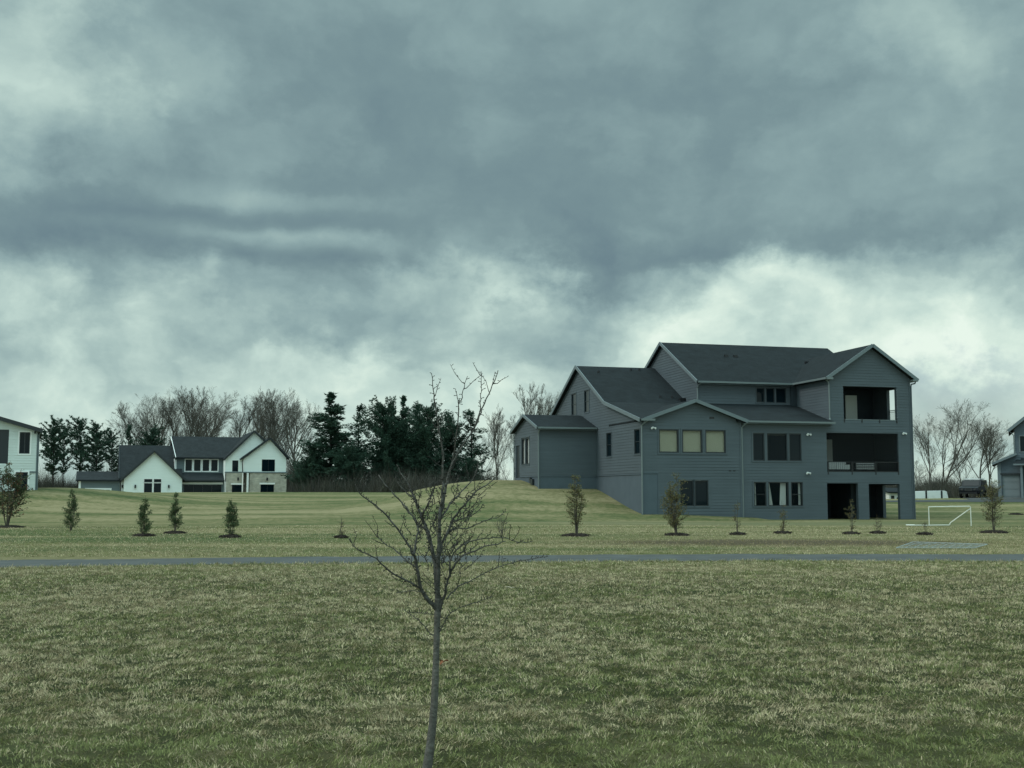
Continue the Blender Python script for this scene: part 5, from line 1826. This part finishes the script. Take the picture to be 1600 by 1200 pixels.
# ------------------------------------------------------------------ the bare sapling in front
def foreground_sapling():
    Y0 = 7.3
    rg = random.Random(4)
    base = at(668, 1205, Y0)
    root = empty("bare_sapling", (base[0], base[1], 0))
    tag(root, "leafless sapling with knobbly twigs standing in the near lawn", "tree")
    px2m = Y0 / 1800
    trunk, limbs, twigs = MB(), MB(), MB()

    def pts3(P, k, y_in):
        """pixel polyline -> points; depth drifts with distance from the start"""
        out = []
        d = 0
        for i, (x, y) in enumerate(P):
            if i: d += math.hypot(x - P[i - 1][0], y - P[i - 1][1]) * px2m
            p = at(x, y, Y0 + y_in + k * d)
            out.append(Vector((p[0] - base[0], p[1] - base[1], p[2])))
        return out

    def smooth(P, n_=3):
        q_ = []
        for i in range(len(P) - 1):
            p0, p1, p2, p3 = P[max(i - 1, 0)], P[i], P[i + 1], P[min(i + 2, len(P) - 1)]
            for j in range(n_):
                t = j / n_
                q_.append(0.5 * ((2 * p1) + (p2 - p0) * t + (2 * p0 - 5 * p1 + 4 * p2 - p3) * t * t + (3 * p1 - p0 - 3 * p2 + p3) * t ** 3))
        q_.append(P[-1].copy())
        return q_

    def spurs(P, rad, step, mean, sub=0.0):
        """short knobbly spurs with swollen buds along a limb"""
        acc = rg.uniform(0, step)
        for a, b, r in zip(P[:-1], P[1:], rad):
            L = (b - a).length
            t_ = (b - a).normalized()
            while acc < L:
                q_ = a + t_ * acc
                ref = Vector((rg.gauss(0, 1), rg.gauss(0, .8), rg.gauss(.35, .8)))
                s_ = (ref - t_ * ref.dot(t_)).normalized() * .85 + t_ * rg.uniform(.1, .7)
                ln = mean * rg.uniform(.4, 1.6)
                tip = q_ + s_ * ln
                mid = q_ + s_ * ln * .55 + Vector((rg.gauss(0, .15), rg.gauss(0, .15), .1)) * ln
                w_ = min(.0042, max(.0024, r * .6))
                twigs.tube([q_, mid, q_.lerp(tip, .85), tip, tip + s_.normalized() * .004], [w_, w_ * .75, w_ * .8, w_ * 1.35, w_ * .3], 4, cap=False)
                if rg.random() < sub:
                    ln2 = rg.uniform(.05, .16)
                    e = tip + (s_ + Vector((0, 0, .6))).normalized() * ln2
                    m_ = tip.lerp(e, .5) + Vector((rg.gauss(0, .01), rg.gauss(0, .01), 0))
                    pp = [q_, tip, m_, e]
                    twigs.tube(pp, [.0028, .0022, .0018, .001], 4, cap=False)
                    for u_ in (.3, .5, .7, .9):
                        z_ = tip.lerp(e, u_)
                        s2 = Vector((rg.gauss(0, 1), rg.gauss(0, 1), .5)).normalized() * rg.uniform(.006, .02)
                        twigs.tube([z_, z_ + s2, z_ + s2 * 1.25], [.0016, .0022, .0006], 3, cap=False)
                acc += step * rg.uniform(.5, 1.6)
            acc -= L

    # trunk
    tp = [(662, 1222), (668, 1196), (674, 1150), (678.5, 1100), (680.5, 1050), (682, 1010), (683, 975), (684, 950), (684.5, 935)]
    tw_ = [17, 14.5, 12.8, 11.4, 10.2, 9.6, 9.8, 10.5, 10.5]
    P = smooth(pts3(tp, 0, 0), 4)
    rad = np.interp(np.linspace(0, 1, len(P)), np.linspace(0, 1, len(tw_)), tw_) * px2m / 2
    rad = [r * (1 + rg.gauss(0, .03)) for r in rad]
    P[0].z = -.05
    trunk.tube(P, rad, 14)
    tk = trunk.build('trunk', 'bark_grey', root, True)

    def limb(Ps, w0, w1, k, y_in=0.0, step=.021, mean=.020, sub=.12):
        P = smooth(pts3(Ps, k, y_in), 3)
        # natural unevenness
        P = [P[0]] + [p + Vector((rg.gauss(0, .0022), rg.gauss(0, .006), rg.gauss(0, .0022))) for p in P[1:]]
        n_ = len(P)
        rad = [0.98 * (w0 + (w1 - w0) * (i / (n_ - 1)) ** .8) * px2m / 2 * (1 + rg.gauss(0, .06)) for i in range(n_)]
        limbs.tube(P, rad, 7)
        spurs(P, rad, step, mean, sub)
        return P

    limb([(682, 952), (672, 940), (657, 920), (653, 893), (648, 870), (645, 864)], 7.5, 4.2, -.35, sub=.05)
    y1 = -.35 * 105 * px2m
    limb([(646, 866), (641, 857), (630, 840), (618, 822), (598, 800), (580, 785), (563, 772), (555, 758)], 4.2, 1.5, -.25, y1)
    limb([(647, 868), (650, 845), (653, 823), (640, 800), (625, 783), (610, 766), (599, 755), (592, 742)], 3.6, 1.4, .3, y1)
    limb([(656, 919), (640, 910), (620, 900), (600, 885), (588, 872), (572, 865), (560, 859), (552, 852), (546, 841)], 3.4, 1.2, -.5, -.06)
    limb([(650, 887), (635, 875), (620, 862), (605, 852), (593, 843), (588, 834)], 2.6, 1.0, .45, -.1, sub=.25)
    limb([(684, 945), (681, 905), (678, 872), (673, 848), (666, 827), (660, 812)], 8.0, 5.4, .22, .01, sub=.1)
    y2 = .22 * 136 * px2m
    limb([(660, 812), (655, 798), (648, 780), (642, 765), (635, 752), (627, 741), (620, 726)], 5.2, 1.3, .3, y2, sub=.22)
    limb([(660, 812), (662, 800), (668, 790), (673, 778), (678, 764), (680, 744)], 3.6, 1.0, -.4, y2, sub=.25)
    limb([(666, 827), (654, 818), (645, 806), (634, 796), (629, 786)], 2.6, .9, .5, y2 - .02, sub=.25)
    limb([(684.5, 942), (684.5, 900), (685.5, 860), (686, 830), (687, 805), (690, 785), (692, 765), (693, 745), (692, 715), (688, 685), (683, 655), (679.5, 630), (677, 609), (675, 585)], 8.2, 1.0, -.06, 0, sub=.14)
    limb([(687, 806), (692, 788), (695, 768), (698, 754), (704, 730), (715, 708), (724, 694), (738, 673), (748.5, 651), (755, 634), (763, 616), (773, 595), (779, 579)], 5.2, 1.2, .22, -.02, step=.024, mean=.018, sub=.14)
    limb([(740, 670), (748, 650), (750.6, 630), (751.6, 611), (752.7, 581)], 2.4, .9, -.3, .22, step=.022, sub=.05)
    limb([(706, 727), (712, 690), (716, 655), (717, 632), (722, 622), (725, 605), (730, 588)], 2.8, .9, -.25, .1, step=.024, sub=.12)
    limb([(717, 640), (715, 622), (712, 608)], 1.6, .8, .3, .0, step=.024, sub=0)
    limb([(686, 868), (690, 850), (700, 831), (706, 815), (715, 802), (727, 788), (740, 772), (754, 760), (770, 750), (781, 738)], 5.4, 1.2, .35, -.02, sub=.16)
    limb([(688, 812), (695, 800), (703, 788), (715, 775), (725, 764), (734, 755), (742, 742), (748, 724)], 3.6, 1.1, .5, -.02, sub=.16)
    limb([(686, 956), (694, 932), (697, 918), (702, 900), (712, 880), (725, 868), (743, 860), (760, 853), (778, 850), (790, 846)], 5.2, 1.2, -.4, 0, sub=.14)
    limb([(703, 896), (703, 878), (712, 860), (725, 850), (740, 845), (765, 840), (785, 840), (805, 845), (820, 848), (833, 846)], 2.8, .9, -.15, -.12, sub=.3)
    limb([(700, 832), (712, 825), (728, 827), (745, 820), (762, 812), (780, 807), (790, 799)], 2.8, .9, .3, .05, sub=.12)
    limb([(706, 815), (716, 812), (733, 807), (747, 798), (755, 787)], 2.4, 1.0, -.4, .07, sub=.1)
    limb([(698, 936), (705, 928), (718, 915), (732, 909), (755, 897), (780, 885), (805, 878), (830, 873), (856, 869)], 2.4, .9, .55, -.02, sub=.14)
    limb([(686, 988), (692, 977), (702, 960), (716, 950), (745, 940), (770, 932)], 2.0, .9, -.3, -.01, sub=.05)
    limb([(682, 1000), (664, 980), (650, 966), (630, 952)], 2.0, .8, .3, 0, sub=.05)
    limb([(700, 968), (685, 962), (660, 958), (640, 957)], 1.3, .7, .4, 0, sub=.0)
    limb([(658, 925), (640, 923), (620, 926)], 1.6, .8, -.4, -.06, sub=.05)
    # fine inner shoots
    for _ in range(66):
        x, y = rg.uniform(640, 735), rg.uniform(770, 900)
        k = rg.choice((-1, 1))
        Ps = [(x, y)]
        for j in range(4): Ps.append((Ps[-1][0] + rg.uniform(-7, 9) + (x - 686) * .06, Ps[-1][1] - rg.uniform(5, 11)))
        limb(Ps, 1.5, .7, .3 * k, rg.uniform(-.15, .2), step=.022, mean=.012, sub=.02)
    limbs.build('crown', 'bark_limb', root, True)
    tw = twigs.build('twigs', 'bark_dark', root)


foreground_sapling()
